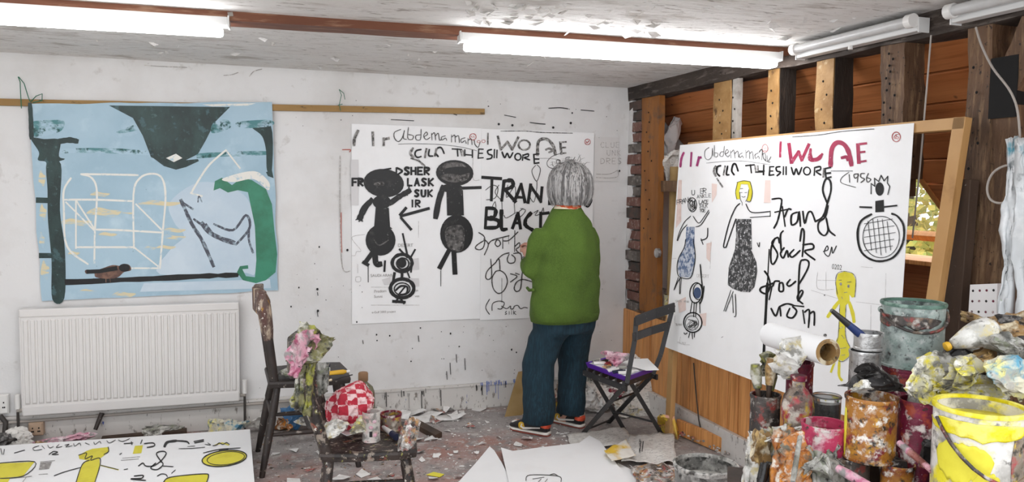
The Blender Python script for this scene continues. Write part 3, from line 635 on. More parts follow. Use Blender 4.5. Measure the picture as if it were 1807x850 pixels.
k.crop(*c7).st(9, [(110, 90), (155, 125), (150, 200), (120, 225), (85, 215), (95, 190), (140, 160), (160, 150)], [(150, 140), (186, 185), (155, 265)], [(186, 185), (220, 150), (350, 115)], [(250, 150), (240, 180), (260, 200), (282, 180), (270, 150), (250, 150)], [(300, 130), (300, 215)], [(300, 155), (350, 150), (420, 85)], [(395, 75), (393, 240)], [(395, 200), (430, 170), (432, 200), (405, 225), (440, 260)],
  [(205, 300), (212, 430), (185, 460), (165, 440), (180, 390), (240, 330), (270, 300), (278, 385)], [(250, 310), (300, 265), (350, 250)], [(350, 260), (335, 300), (350, 330), (390, 325), (396, 290), (370, 265)], [(385, 255), (440, 255), (450, 320)], [(455, 285), (490, 275)],
  [(245, 395), (215, 450), (225, 530), (265, 570), (310, 545), (336, 480), (320, 420), (280, 390), (245, 395)], [(360, 415), (412, 435), (360, 480)], [(400, 410), (430, 420)], [(490, 310), (465, 340), (450, 440), (440, 530), (410, 555), (390, 530), (410, 480), (460, 460), (540, 480)])
k.st(4, [(293, 450), (292, 640)], [(345, 110), (347, 180)]).st(7, [(195, 615), (165, 680), (195, 735)], [(215, 705), (220, 650), (270, 630), (312, 645), (290, 690), (260, 690)], [(290, 670), (330, 690), (360, 670), (362, 690), (382, 690), (392, 670), (420, 665), (440, 690), (470, 680), (495, 685)])
k.st(5, [(330, 710), (320, 720), (330, 730), (318, 736)], [(350, 712), (350, 735)], [(370, 700), (370, 735)], [(385, 705), (386, 735)], [(402, 712), (386, 722), (405, 736)])
k.done('thin_writing', 'ink_thin', sh2)
k = Ink(drawP.at); clothes(k)
k.crop(*c4).txt('SHER', 510, 382, 55, 19, .95).st(15, [(445, 385), (445, 440)], [(448, 385), (490, 410), (450, 440)], [(340, 400), (400, 390)]).txt('LASK', 535, 470, 55, 18, 1.0).txt('SUK', 590, 560, 50, 17, 1.05).txt('IR', 555, 640, 52, 15, .8).txt('FR', 98, 470, 55, 20, .85)
k.crop(*c6).st(31, [(140, 460), (285, 470)], rough=.2).st(30, [(215, 470), (210, 640)], [(310, 490), (292, 642)], [(310, 490), (370, 485), (377, 530), (312, 560)], [(320, 560), (400, 652)], [(392, 650), (445, 515)], [(445, 512), (476, 655)], [(405, 615), (470, 620)], [(500, 660), (520, 517)], [(520, 525), (600, 652)], [(600, 652), (610, 540)], [(670, 622), (670, 670)],
  [(172, 702), (162, 858)], [(172, 702), (240, 712), (232, 770), (172, 782)], [(172, 782), (262, 800), (256, 852), (162, 858)], [(290, 722), (290, 860), (330, 868)], [(377, 860), (420, 742)], [(420, 742), (440, 862)], [(390, 820), (435, 820)], [(522, 742), (482, 790), (482, 840), (540, 878)], [(600, 740), (598, 850)], [(600, 748), (660, 740)], rough=.2)
k.st(6, [(293, 640), (295, 722)], [(390, 650), (395, 740)])
k.st(14, [(985, 600), (1002, 640), (975, 690), (950, 680)])
k.done('bold_letter', 'ink_black', sh2, True)
k = Ink(drawP.at)
k.crop(*c4).ell(345, 505, 160, 112, .1).ell(330, 655, 72, 55).st(50, [(250, 640), (195, 700), (155, 785)], rough=.2).st(10, [(150, 780), (125, 795)], [(160, 790), (150, 808)], [(172, 785), (178, 808)]).st(42, [(395, 665), (470, 610), (550, 565)]).st(14, [(530, 600), (548, 520)]).poly([(282, 690), (385, 700), (395, 850), (415, 865), (255, 865), (270, 840)])
k.crop(*c5).ell(320, 150, 118, 122).st(46, [(262, 240), (200, 325)], [(275, 250), (285, 335), (320, 338)]).st(34, [(185, 325), (220, 345)]).st(20, [(355, 315), (350, 395)]).st(8, [(222, 350), (223, 480)])
k.crop(*c4).ell(905, 425, 148, 102, .05).ell(880, 545, 90, 34).st(46, [(815, 535), (780, 640), (755, 775)]).st(30, [(960, 545), (1108, 540)], rough=.2).poly([(840, 560), (970, 560), (978, 760), (845, 760)])
k.crop(*c5).ell(920, 100, 130, 150).st(46, [(862, 225), (788, 365)], [(898, 235), (907, 408)], rough=.2).st(6, [(795, 390), (795, 512)])
k.crop(*c4).st(28, [(700, 705), (480, 765)], [(520, 702), (475, 755)], rough=.2).st(24, [(482, 780), (560, 870)])
k.crop(*c5).ring(26, 490, 330, 78, 68).ring(12, 495, 335, 48, 44).ell(488, 330, 36, 38).st(18, [(495, 100), (530, 262)], [(470, 222), (530, 285)], [(592, 225), (550, 300)], [(570, 320), (560, 400)]).st(26, [(430, 410), (420, 472)], [(490, 400), (488, 455)]).st(16, [(528, 390), (548, 445)]).ring(28, 490, 530, 92, 74).ring(10, 490, 535, 62, 48).st(16, [(440, 545), (480, 512), (530, 520), (522, 570), (460, 582)], [(470, 570), (510, 520)]).st(28, [(420, 632), (510, 638)]).st(20, [(455, 610), (440, 640)], [(480, 615), (505, 648)])
k.done('black_figure', 'ink_brush', sh1, True)
mat('grey_shine', '#6d6a68', .6, layers=(('n', 30, .4, .6, '#2a2827', 1), ('n', 60, .6, .7, '#a3a09e', 2)))
k = Ink(lambda x, y_, e: drawP.at(x, y_, e+.001)); k.crop(*c4).poly([(790, 450), (860, 430), (960, 440), (1020, 425), (1000, 480), (900, 500), (820, 480)], True).poly([(780, 380), (850, 345), (950, 345), (1000, 380), (940, 375), (850, 385), (800, 410)], True).poly([(280, 500), (350, 495), (340, 525), (270, 520)], True).crop(*c5).poly([(835, 60), (970, 40), (975, 200), (930, 240), (850, 200)], True).st(10, [(270, 150), (310, 190), (380, 150)])
k.done('grey_shine', 'grey_shine', sh1)
k = Ink(drawP.at); marks3(k, 24); clothes_soft(k); wore(k, 24); top_line(k); k.done('charcoal_letter', 'charcoal', sh2, True)
k = Ink(drawP.at); stamps(k); k.done('red_stamp', 'red_stamp', sh2, True)
k = Ink(drawP.at); k.crop(*c5).st(3, [(195, 105), (92, 130), (165, 230), (130, 240), (120, 270), (92, 272)], [(620, 0), (618, 130)], [(245, 520), (400, 520)], [(245, 662), (625, 662)], [(125, 440), (160, 440), (160, 475), (125, 475), (125, 440)], [(140, 340), (140, 410)]); k.crop(*c4).st(3, [(1050, 300), (1050, 470), (1100, 480)]); k.done('pencil_lines', 'pencil', sh1)
k = Ink(lambda x, y_, e: drawP.at(x, y_, e-.001)); k.crop(*c4).poly([(85, 320), (145, 320), (145, 680), (90, 680)]).crop(*c5).poly([(560, 300), (620, 290), (625, 380), (565, 385)]).poly([(330, 460), (400, 440), (400, 500), (350, 505)]).poly([(560, 450), (622, 450), (625, 515), (560, 515)]); k.done('grey_print', 'grey_print', sh1)
U, Vv = V3((1, 0, 0)), V3((0, 0, 1))
for s_, x, y_, h in (('SAUDI ARAB', 240, 440, 22), ('DESERT', 455, 203, 26), ('Predom', 268, 563, 22), ('Sunni', 268, 605, 22), ('e-Gulf 2000 project', 250, 727, 17), ('nn', 590, 555, 20), ('ves', 590, 600, 20)):
    printed(s_, 600+x/4.473, 390+y_/4.473, h/4.473, sh1, 'print_grey', U, Vv, drawP.at)
# ================================================================== blue painting
mat('canvas_blue', '#a9c4d3', .6, layers=(('n', 2.5, .42, .65, '#9cb9c9', 1), ('n', 7, .55, .75, '#b9d0dc', 2), ('n', 40, .7, .76, '#6f8794', 3)), bump=(30, .2, .004))
mat('paint_dark_green', '#152c2a', .5, layers=(('n', 8, .45, .7, '#2b4744', 1, (1, 1, .6)), ('n', 30, .62, .75, '#4d6b68', 3), ('n', 14, .6, .66, '#39575a', 5)), bump=(40, .4, .004))
mat('paint_green', '#2c7356', .45, layers=(('n', 8, .4, .65, '#37886a', 1),), bump=(40, .4, .004))
mat('paint_teal', '#4f8487', .6, layers=(('n', 20, .42, .55, '#a9c4d3', 1, (.5, 1, 1)), ('n', 30, .55, .65, '#24524f', 3)))
mat('paint_white', '#e6e4dc', .6, layers=(('n', 40, .55, .68, '#b4cad4', 1),))
mat('paint_cream', '#d9cda9', .7, layers=(('n', 24, .48, .58, '#a9c4d3', 1, (.4, 1, 1.5)),))
mat('paint_pale', '#bccdda', .7, layers=(('n', 5, .4, .7, '#cad8e2', 1),))
mat('paint_brown', '#5a3e34', .5, layers=(('n', 30, .45, .62, '#7c5a48', 1),))
pa_t = on(50, 183, 1, BK-.035); pa_b = on(75, 532, 1, BK-.06)
bp = Plane(pa_t, V3((0, -(pa_t.z-pa_b.z), pa_b.y-pa_t.y)))
TL, TR, BR, BL = (50, 183), (480, 180), (491, 512), (74, 531)
def quad(P, tl, tr, br, bl, nu, nv, wob, seed, th):
    def f(u, v):
        x = (tl[0]*(1-u)+tr[0]*u)*(1-v)+(bl[0]*(1-u)+br[0]*u)*v; y = (tl[1]*(1-u)+tr[1]*u)*(1-v)+(bl[1]*(1-u)+br[1]*u)*v
        e = wob*noise.noise(V3((u*4+seed, v*4, 0))); ed = (1 if u in (0, 1) else 0)
        x += wob*ed*noise.noise(V3((seed, v*7, 5))); y += (1 if v in (0, 1) else 0)*wob*noise.noise(V3((u*7, seed, v*9)))
        return P.at(x, y, 0)
    return sheet(f, nu, nv, -th)
painting = T('blue_painting', 'pale blue unframed painting with dark green forms and a brown bird', 'painting', (pa_t.x+.6, BK-.05, pa_b.z))
obj('canvas', quad(bp, TL, TR, BR, BL, 24, 20, 3, 2, .004), 'canvas_blue', painting)
q1, q2 = (0, 0, 2.834), (0, 300, 2.834)
k = Ink(bp.at); k.crop(*q1).poly([(545, 527), (1150, 535), (1075, 610), (1030, 700), (990, 770), (930, 800), (880, 845), (820, 815), (755, 785), (715, 680), (665, 590)]).poly([(760, 785), (820, 790), (880, 805), (990, 795), (995, 805), (930, 835), (880, 848), (820, 830)]).poly([(155, 690), (220, 695), (300, 700), (295, 780), (325, 795), (280, 815), (300, 850), (235, 850), (230, 810), (190, 800), (195, 760)], True).st(28, [(290, 708), (345, 700), (385, 706)])
k.poly([(1262, 635), (1355, 630), (1360, 850), (1335, 850), (1330, 750), (1310, 680)], True).st(24, [(150, 520), (155, 600), (158, 690)])
k.crop(*q2).poly([(235, -30), (305, -30), (300, 200), (325, 400), (322, 640), (262, 645), (258, 450), (240, 250), (238, 100)], True).st(34, [(190, 150), (260, 152)], [(205, 427), (255, 427)]).poly([(1330, 10), (1360, 0), (1368, 40), (1340, 30)])
k.done('dark_green_shape', 'paint_dark_green', painting, True)
k = Ink(bp.at); k.crop(*q1).st(24, [(300, 755), (500, 752), (760, 765)], [(990, 780), (1100, 772), (1330, 765)]).poly([(160, 610), (250, 600), (320, 605), (310, 650), (260, 670), (180, 690), (160, 660)], True).poly([(580, 660), (680, 620), (690, 650), (600, 670)]).poly([(1070, 610), (1140, 600), (1150, 640), (1060, 665)], True).poly([(1190, 610), (1350, 600), (1355, 630), (1200, 640)], True); k.done('teal_wash', 'paint_teal', painting, True)
k = Ink(bp.at); k.crop(*q2).poly([(850, 160), (1000, 60), (1180, 100), (1260, 200), (1280, 500), (1190, 510), (800, 520), (850, 400), (920, 330), (870, 260)], True).poly([(720, 565), (1350, 545), (1355, 590), (700, 608)]); k.done('pale_wash', 'paint_pale', painting, True)
k = Ink(lambda x, y_, e: bp.at(x, y_, e+.0006)); k.crop(*q2).poly([(1075, 55), (1110, 38), (1160, 75), (1210, 38), (1260, 50), (1330, 95), (1360, 170), (1372, 300), (1386, 420), (1378, 510), (1330, 550), (1280, 565), (1215, 550), (1185, 510), (1200, 480), (1240, 475), (1242, 492), (1212, 495), (1230, 530), (1275, 535), (1282, 450), (1275, 280), (1240, 110), (1190, 100), (1140, 112), (1100, 90), (1068, 102)]); k.done('green_scroll', 'paint_green', painting)
k = Ink(lambda x, y_, e: bp.at(x, y_, e+.0004)); k.crop(*q2).st(15, [(330, 570), (560, 555), (820, 538), (1050, 530), (1190, 522)], rough=.3).st(22, [(330, 555), (700, 545), (1000, 530), (1185, 524)], rough=.3).done('black_perch', 'ink_black', painting)
k = Ink(lambda x, y_, e: bp.at(x, y_, e+.0008)); k.crop(*q2).poly([(430, 498), (490, 497), (560, 475), (600, 478), (620, 468), (648, 475), (655, 500), (620, 510), (590, 535), (540, 543), (480, 535), (470, 515), (432, 518)], True).st(5, [(530, 540), (530, 560)], [(550, 540), (552, 560)]); k.done('painted_bird', 'paint_brown', painting)
k = Ink(lambda x, y_, e: bp.at(x, y_, e+.0012)); k.crop(*q2).ell(622, 488, 28, 20).poly([(432, 498), (500, 495), (585, 478), (590, 500), (500, 515), (434, 518)]); k.done('bird_head', 'ink_black', painting)
k = Ink(lambda x, y_, e: bp.at(x, y_, e+.0004))
k.crop(*q2).st(10, [(355, 40), (320, 100), (320, 200), (335, 380), (440, 470)], [(405, 20), (460, 40), (485, 110), (475, 300), (472, 465)], [(405, 20), (560, 22), (690, 25)], [(670, 390), (668, 120), (700, 40), (760, 18), (810, 40), (828, 130), (815, 300), (800, 490)], [(320, 148), (480, 148), (660, 155)], [(480, 297), (600, 300), (810, 312)], [(385, 385), (520, 385), (670, 385)], [(670, 385), (790, 480)], [(680, 170), (810, 300)], [(330, 160), (470, 300)], [(380, 150), (470, 290)], [(380, 150), (380, 390)], [(650, 490), (790, 490)], [(955, 115), (1000, 40), (1050, -30), (1130, -100)], [(955, 115), (1010, 130)], [(1130, -100), (1200, -10)])
k.crop(*q1).poly([(830, 790), (880, 768), (912, 790), (870, 810)]).crop(*q2).poly([(1110, 45), (1220, 10), (1290, 10), (1345, 60), (1340, 100), (1270, 45), (1170, 60)], True).crop(*q1).poly([(1010, 522), (1280, 516), (1240, 528), (1060, 532)])
k.done('white_line', 'paint_white', painting, True)
k = Ink(bp.at); k.crop(*q2)
for x, y_, a, b in ((520, 210, 90, 24), (380, 260, 80, 18), (800, 165, 110, 14), (870, 300, 60, 12), (860, 335, 70, 12), (540, 320, 50, 10), (500, 120, 50, 12), (830, 385, 50, 10), (370, 415, 30, 10), (620, 620, 60, 14), (750, 390, 30, 10), (210, 40, 18, 40), (215, 210, 18, 40), (210, 350, 14, 40), (225, 500, 22, 50), (640, 210, 30, 10), (450, 600, 50, 6)): k.poly([(x-a, y_+b*.3), (x-a*.4, y_-b), (x+a*.3, y_-b*.5), (x+a, y_-b*.2), (x+a*.5, y_+b), (x-a*.3, y_+b*.6)], True)
k.done('cream_patch', 'paint_cream', painting, True)
mat('paint_slate', '#4b4f5a', .6, layers=(('n', 40, .5, .65, '#9fb2be', 1),))
k = Ink(lambda x, y_, e: bp.at(x, y_, e+.0006)); k.crop(*q2).st(18, [(905, 150), (960, 270), (1010, 350), (1068, 480)]).st(12, [(910, 160), (965, 195)], [(970, 245), (1030, 290), (1100, 345), (1180, 372)], [(1070, 270), (1165, 300), (1230, 225), (1248, 290), (1180, 372)], [(1245, 290), (1245, 350), (1265, 412)], [(1030, 270), (1060, 310)]).st(22, [(1010, 265), (1040, 305), (1090, 335), (1170, 362)]).st(6, [(990, 160), (995, 130), (1010, 160)]); k.done('slate_figure', 'paint_slate', painting, True)
# ================================================================== leaning canvas on its stretcher
cpl = Plane((2.42, 0, 1.713), (-1.163, 0, .105)); cn = cpl.n
cTL, cTR, cBL = cpl.at(1200, 256), cpl.at(1613, 217), cpl.at(1174, 612); cBR = cBL+(cTR-cTL)
canvas = T('leaning_canvas', 'large white drawing on a pine stretcher leaning against the open studs', 'canvas', (2.3, 3.2, 0))
def cuv(u, v, e=0): return (cTL*(1-u)+cTR*u)*(1-v)+(cBL*(1-u)+cBR*u)*v+cn*e
us = .505
obj('sheet', sheet(lambda u, v: cuv(u*us, v), 8, 8, -.002), 'paper', canvas); obj('sheet', sheet(lambda u, v: cuv(us+u*(1-us), v, .001), 8, 8, -.002), 'paper', canvas)
off = -cn*.022
tr_, br_ = cpl.at(1691, 206)+off, cpl.at(1640, 540)+off; dv = (br_-tr_).normalized(); ybar = -(cTR-cTL).normalized()
tl_ = V3((tr_.x, cTL.y-.10, tr_.z)); bl_ = tl_+dv*1.10; bR = tr_+dv*1.20
obj('stretcher_bar', beam(tl_+dv*.022, tr_+dv*.022+V3((0, -.025, 0)), .044, .034, cn), 'new_pine', canvas, bevel=.002)
obj('stretcher_bar', beam(tr_-dv*.0, bR, .052, .034, cn), 'new_pine', canvas, bevel=.002)
obj('stretcher_bar', beam(tl_, bl_, .048, .034, cn), 'new_pine', canvas, bevel=.002)
obj('stretcher_bar', beam(bl_-dv*.08, bR-dv*.08, .048, .034, cn), 'new_pine', canvas, bevel=.002)
obj('prop_leg', beam(V3((2.345, cBL.y-.015, 0)), V3((2.345, cBL.y-.04, cBL.z+.1)), .055, .03, (1, 0, 0)), 'new_pine', canvas, bevel=.002)
obj('prop_leg', beam(V3((2.30, 2.28, 0)), bR+V3((0, .05, .1)), .055, .03, (1, 0, 0)), 'new_pine', canvas, bevel=.002)
mat('paint_magenta', '#a93a72', .6, layers=(('n', 18, .42, .65, '#93306a', 1), ('n', 40, .62, .7, '#c97fa4', 2)))
mat('paint_crimson', '#b03355', .6, layers=(('n', 18, .42, .65, '#96264a', 1), ('n', 40, .6, .68, '#d28aa0', 2)))
mat('paint_yellow', '#e3d83e', .6, layers=(('n', 12, .5, .72, '#d3c52e', 1),))
mat('blue_scribble', '#5d7092', .8, layers=(('n', 46, .44, .56, '#c3c9d4', 1),))
mat('black_scribble', '#3a3a3b', .8, layers=(('n', 46, .52, .6, '#8d8d8d', 1), ('n', 70, .58, .64, '#dedede', 3)))
fu = lambda lift: (lambda x, y, e: (lambda uv: cuv(uv[0], uv[1], e+lift))(uvof(x, y)))
fp = lambda lift: (lambda x, y, e: cpl.at(x, y, e+lift))
g1, g2, g3, gb, g8 = (1160, 240, 4.25), (1180, 420, 4.25), (1340, 320, 3.036), (1340, 200, 2.361), (1420, 450, 3.4)
k = Ink(fp(.001)); k.crop(*g1).st(17, [(200, 125), (182, 170), (175, 230)], [(258, 125), (252, 225)]).st(22, [(315, 158), (300, 220)], [(312, 165), (328, 160)]); k.done('magenta_mark', 'paint_magenta', canvas, True)
k = Ink(fp(.001)); k.crop(*gb).st(12, [(90, 120), (88, 180)]).st(17, [(125, 128), (135, 205)], [(138, 200), (165, 160)], [(165, 160), (178, 195)], [(180, 190), (207, 130)]).st(15, [(215, 150), (215, 190), (245, 190), (263, 170)], rough=.3).st(19, [(298, 218), (303, 150), (325, 122), (355, 130), (375, 165), (385, 215)]).st(14, [(345, 185), (365, 182), (370, 195)]).st(18, [(412, 130), (416, 205)]).st(11, [(420, 128), (447, 125)], [(420, 162), (440, 160)], [(420, 202), (445, 198)]); k.done('crimson_letter', 'paint_crimson', canvas, True)
k = Ink(fp(.001)); k.crop(*gb).ring(2.5, 25, 145, 12, 16).st(2, [(20, 142), (22, 148)], [(28, 142), (30, 148)], [(20, 155), (30, 155)]).ring(4, 572, 98, 17, 20).txt('65', 562, 88, 18, 3, .5); k.done('red_stamp', 'red_stamp', canvas, True)
k = Ink(fp(.001)); k.crop(*g1).st(4, [(390, 85), (360, 110), (360, 160), (385, 178), (410, 150), (415, 90), (420, 150)], [(430, 70), (432, 150), (452, 152), (455, 130), (432, 125)], [(505, 75), (495, 148), (470, 145), (480, 120), (500, 118)], [(510, 135), (535, 120), (525, 100), (510, 130), (530, 155), (545, 140)], [(550, 110), (555, 165)], [(555, 125), (575, 105), (585, 165)], [(585, 130), (605, 112), (612, 160)], [(640, 125), (618, 140), (622, 160), (640, 148), (648, 165)], [(665, 105), (668, 165)], [(670, 125), (690, 110), (695, 170)], [(697, 130), (715, 118), (722, 172)], [(760, 125), (735, 140), (740, 168), (760, 150), (768, 172)], [(785, 125), (785, 180)], [(790, 140), (810, 130), (815, 185)], [(825, 145), (830, 190), (850, 195)]).st(2.5, [(370, 202), (500, 190), (650, 188), (780, 205), (850, 215)])
k.crop(*gb).st(3, [(0, 162), (12, 150), (18, 185), (35, 200), (50, 180)], [(375, 245), (345, 268), (345, 290), (403, 308)], [(300, 240), (390, 240)]).st(4.5, [(376, 255), (378, 287)], [(412, 252), (396, 255), (400, 270), (413, 262), (413, 252), (410, 287)], [(440, 250), (425, 252), (425, 266), (440, 274), (425, 288)], [(456, 250), (448, 270), (453, 287), (466, 275), (452, 268)]).st(3, [(140, 98), (250, 90), (350, 75), (480, 65)])
k.done('thin_writing', 'ink_thin', canvas)
k = Ink(fp(.001)); k.crop(*g1).st(13, [(478, 222), (452, 232), (448, 275), (470, 300)], [(530, 225), (520, 285), (540, 290)], [(608, 262), (590, 212), (570, 215), (560, 260), (578, 290)], [(665, 222), (730, 215)], [(700, 215), (708, 275)], [(800, 225), (798, 290)], [(745, 270), (800, 268)], [(845, 230), (843, 295)])
k.crop(*gb).st(7, [(0, 240), (22, 240)], [(20, 215), (18, 255)], [(45, 222), (42, 258)], [(45, 222), (62, 222)], [(45, 240), (58, 240)], [(44, 258), (62, 255)], [(88, 222), (72, 225), (75, 240), (90, 245), (75, 260)], [(102, 222), (101, 255)], [(113, 222), (113, 255)], [(135, 225), (145, 255), (155, 230), (165, 255), (178, 225)], [(232, 225), (230, 258)], [(235, 225), (255, 222), (255, 235), (238, 242), (258, 256)]).ring(6, 200, 240, 14, 16).st(9, [(275, 232), (280, 270)], [(275, 230), (298, 225)], [(278, 250), (298, 248)], [(280, 270), (300, 265)]); k.done('black_letter', 'ink_black', canvas, True)
k = Ink(fp(.0006)); k.crop(*g1).st(16, [(440, 225), (425, 260), (440, 300)], [(510, 225), (498, 290)], [(735, 225), (740, 270)], [(755, 225), (758, 270)], [(450, 320), (490, 380)]); k.crop(*gb).st(10, [(270, 230), (268, 265)]); k.done('charcoal_shading', 'charcoal', canvas)
k = Ink(fp(.001)); k.crop(*g1).st(6, [(252, 600), (205, 645), (170, 715), (150, 782)], [(225, 665), (185, 710), (155, 785)], [(270, 600), (312, 652), (350, 610), (388, 555)], [(290, 680), (332, 662), (392, 568)]).ring(6, 265, 515, 32, 52).scrib(5, 240, 470, 290, 560, 16, 4).st(8, [(380, 690), (375, 760), (330, 782)], [(330, 770), (345, 812)]).txt('FRANK', 148, 480, 34, 4, .62, -.16).txt('UPPER', 260, 405, 36, 4, .6, -.1).txt('ANKLE', 300, 440, 26, 3, .85, -.08).txt('LACE', 315, 480, 26, 4, .7).txt('SILK', 318, 510, 24, 4, .65).txt('TOE', 318, 545, 24, 4, .65)
k.st(8, [(622, 505), (588, 540), (545, 640), (508, 780), (500, 832), (520, 832)], [(592, 620), (545, 755), (518, 835)], [(668, 510), (712, 572), (850, 565)], [(700, 610), (850, 600)]).st(4, [(605, 350), (590, 420), (600, 475)], [(700, 345), (716, 420), (700, 490), (670, 485)], [(620, 420), (625, 470), (640, 500)], [(690, 400), (680, 460), (665, 490)], [(622, 425), (640, 423)], [(660, 425), (676, 422)], [(636, 452), (650, 458), (664, 452)], [(625, 395), (645, 393)], [(600, 348), (650, 335), (700, 342)], [(640, 500), (640, 520)]).st(7, [(850, 562), (850, 602)])
k.st(6, [(752, 800), (765, 830), (770, 798)])
k.crop(*g2).st(6, [(130, 10), (120, 70), (78, 150), (66, 230), (85, 290), (165, 298), (195, 205), (202, 120), (188, 10)], [(75, 295), (42, 388)], [(92, 298), (70, 330), (45, 385)], [(86, 300), (84, 418)], [(98, 300), (90, 416)]).ring(8, 208, 410, 46, 76, .1).ring(6, 225, 400, 38, 60).st(9, [(240, 198), (248, 290), (256, 370)], [(268, 360), (258, 440), (240, 490)]).st(7, [(178, 480), (165, 560)], [(235, 480), (238, 560)], [(195, 480), (190, 590)], [(212, 480), (205, 590)]).ring(9, 184, 632, 68, 74).ring(4, 178, 636, 50, 54).scrib(3, 140, 590, 225, 690, 22, 6).st(7, [(118, 710), (128, 720), (142, 710)], [(162, 710), (152, 745)], [(178, 702), (182, 755)], [(196, 702), (196, 742)])
k.st(6, [(470, 390), (418, 545)], [(487, 400), (430, 548)], [(482, 430), (488, 560)], [(503, 420), (508, 570), (495, 588)]).st(4, [(400, 745), (412, 738)])
k.crop(*gb)
sp = [(468, 335), (468, 292), (484, 304), (482, 270), (500, 284), (510, 258), (522, 282), (538, 262), (536, 290), (546, 305), (538, 338)]
for a, b in zip(sp, sp[1:]): k.st(5, [a, b])
k.st(9, [(422, 390), (470, 392)], [(522, 390), (575, 384)]).st(9, [(470, 420), (425, 450), (412, 510), (430, 580), (490, 615), (560, 600), (600, 540), (604, 470), (580, 430), (555, 418)]).ring(3, 510, 515, 76, 86)
for i_ in range(5): k.st(3, [(455+i_*20, 440+(10 if i_ in (0, 4) else 0)), (470+i_*20, 590-abs(i_-2)*10)], [(440, 460+i_*28), (570-abs(i_-2)*6, 450+i_*28-10)])
k.done('ink_figure', 'ink_brush', canvas, True)
k = Ink(fp(.0013)); k.crop(*gb).ell(503, 315, 18, 28).poly([(485, 365), (520, 360), (522, 410), (485, 412)]); k.done('black_head', 'ink_black', canvas, True)
k = Ink(fp(.0006)); k.crop(*g1).poly([(220, 680), (282, 680), (278, 850), (210, 850)]).crop(*g2).poly([(130, 0), (190, 0), (200, 120), (195, 200), (170, 292), (88, 290), (68, 230), (76, 150), (120, 70)]); k.done('blue_dress', 'blue_scribble', canvas)
mat('paint_navy', '#47587a', .7); k = Ink(fp(.0006)); k.crop(*g2).ell(217, 410, 28, 42); k.done('navy_face', 'paint_navy', canvas)
k = Ink(fp(.0006)); k.crop(*g1).poly([(590, 622), (706, 622), (712, 852), (595, 852)]).crop(*g2).poly([(505, 0), (615, 0), (622, 90), (660, 180), (666, 250), (645, 365), (610, 405), (540, 400), (480, 378), (445, 350), (452, 220), (500, 80)]); k.done('black_dress', 'black_scribble', canvas)
k = Ink(fp(.0006)); k.crop(*g1).poly([(600, 345), (650, 334), (702, 345), (716, 420), (704, 490), (672, 482), (690, 400), (680, 362), (630, 360), (614, 420), (622, 472), (596, 472), (586, 430)])
k.crop(*g8).poly([(190, 160), (200, 112), (240, 98), (290, 110), (308, 150), (302, 250), (285, 255), (270, 235), (272, 280), (250, 300), (246, 480), (276, 560), (270, 605), (230, 636), (195, 620), (170, 560), (200, 490), (212, 300), (205, 270), (190, 230)]).st(20, [(210, 275), (175, 320), (140, 370)], [(270, 285), (290, 350), (298, 400)]).st(16, [(185, 630), (160, 700)], [(210, 630), (208, 720), (225, 750)]); k.done('yellow_shape', 'paint_yellow', canvas, True)
k = Ink(fp(.0016)); k.crop(*g8).st(4, [(200, 235), (188, 160), (200, 110), (240, 97), (290, 110), (310, 150), (303, 252)], [(213, 300), (203, 490), (172, 560), (195, 622), (232, 638), (272, 605), (278, 560), (248, 480), (250, 300)], [(205, 150), (225, 150)], [(258, 162), (282, 160)], [(240, 225), (258, 222)], [(225, 250), (230, 262)], [(215, 395), (240, 390)], [(210, 440), (232, 430)], [(215, 560), (250, 555)], [(225, 600), (245, 598)], [(225, 480), (240, 500)]).ell(220, 173, 7, 9).ell(266, 186, 7, 10).ell(126, 480, 10, 9).ell(122, 240, 4, 4); k.done('face_lines', 'charcoal', canvas)
k = Ink(fp(.001)); k.crop(*g3).st(10, [(70, 95), (115, 92), (120, 120), (100, 210), (80, 250)], [(85, 165), (150, 150)], [(125, 135), (140, 240)], [(138, 190), (155, 150), (172, 150)], [(205, 165), (175, 180), (175, 232), (205, 215), (215, 160), (222, 240)], [(235, 160), (245, 225), (262, 170), (282, 165), (302, 215)], [(302, 215), (340, 190), (370, 130)], [(370, 130), (355, 190), (320, 220), (320, 265), (350, 290), (370, 260), (360, 195), (375, 260), (408, 290)], [(85, 305), (65, 360), (65, 430), (80, 440), (100, 390), (70, 330), (100, 300), (110, 330)], [(130, 265), (115, 290), (120, 380)], [(135, 355), (115, 385), (130, 410), (150, 370), (157, 405)], [(187, 365), (165, 390), (180, 405), (220, 370)], [(220, 320), (230, 255), (242, 280), (232, 402)], [(235, 340), (285, 335), (290, 360), (245, 375), (300, 420)],
  [(30, 480), (50, 510), (60, 560), (40, 600), (10, 590), (10, 570), (50, 555), (75, 545)], [(70, 560), (55, 632)], [(75, 560), (85, 535), (110, 535)], [(110, 545), (108, 585), (130, 585), (127, 545), (110, 545)], [(167, 525), (150, 550), (165, 560), (197, 535)], [(215, 550), (260, 470), (266, 430), (240, 420), (218, 450), (210, 640)], [(210, 640), (235, 595), (225, 585), (205, 625), (235, 655)], [(65, 680), (90, 720), (110, 670), (117, 720)], [(110, 670), (150, 655), (190, 665)], [(165, 680), (150, 720), (180, 730), (202, 695), (180, 670)], [(190, 665), (240, 670)], [(235, 690), (245, 760)], [(245, 700), (270, 690), (265, 782)], [(270, 710), (296, 700), (296, 770)])
k.crop(*gb).st(8, [(285, 375), (266, 320), (278, 275), (296, 280), (300, 320), (285, 375), (270, 430)]).crop(0, 0, 1).st(2.5, [(1358, 440), (1355, 500)]).st(5, [(1355, 500), (1351, 570), (1347, 660)]).crop(*g3).st(5, [(345, 375), (370, 365), (365, 345), (350, 380), (375, 400), (390, 350), (395, 385), (415, 345)]); k.done('brush_word', 'ink_black', canvas, True)
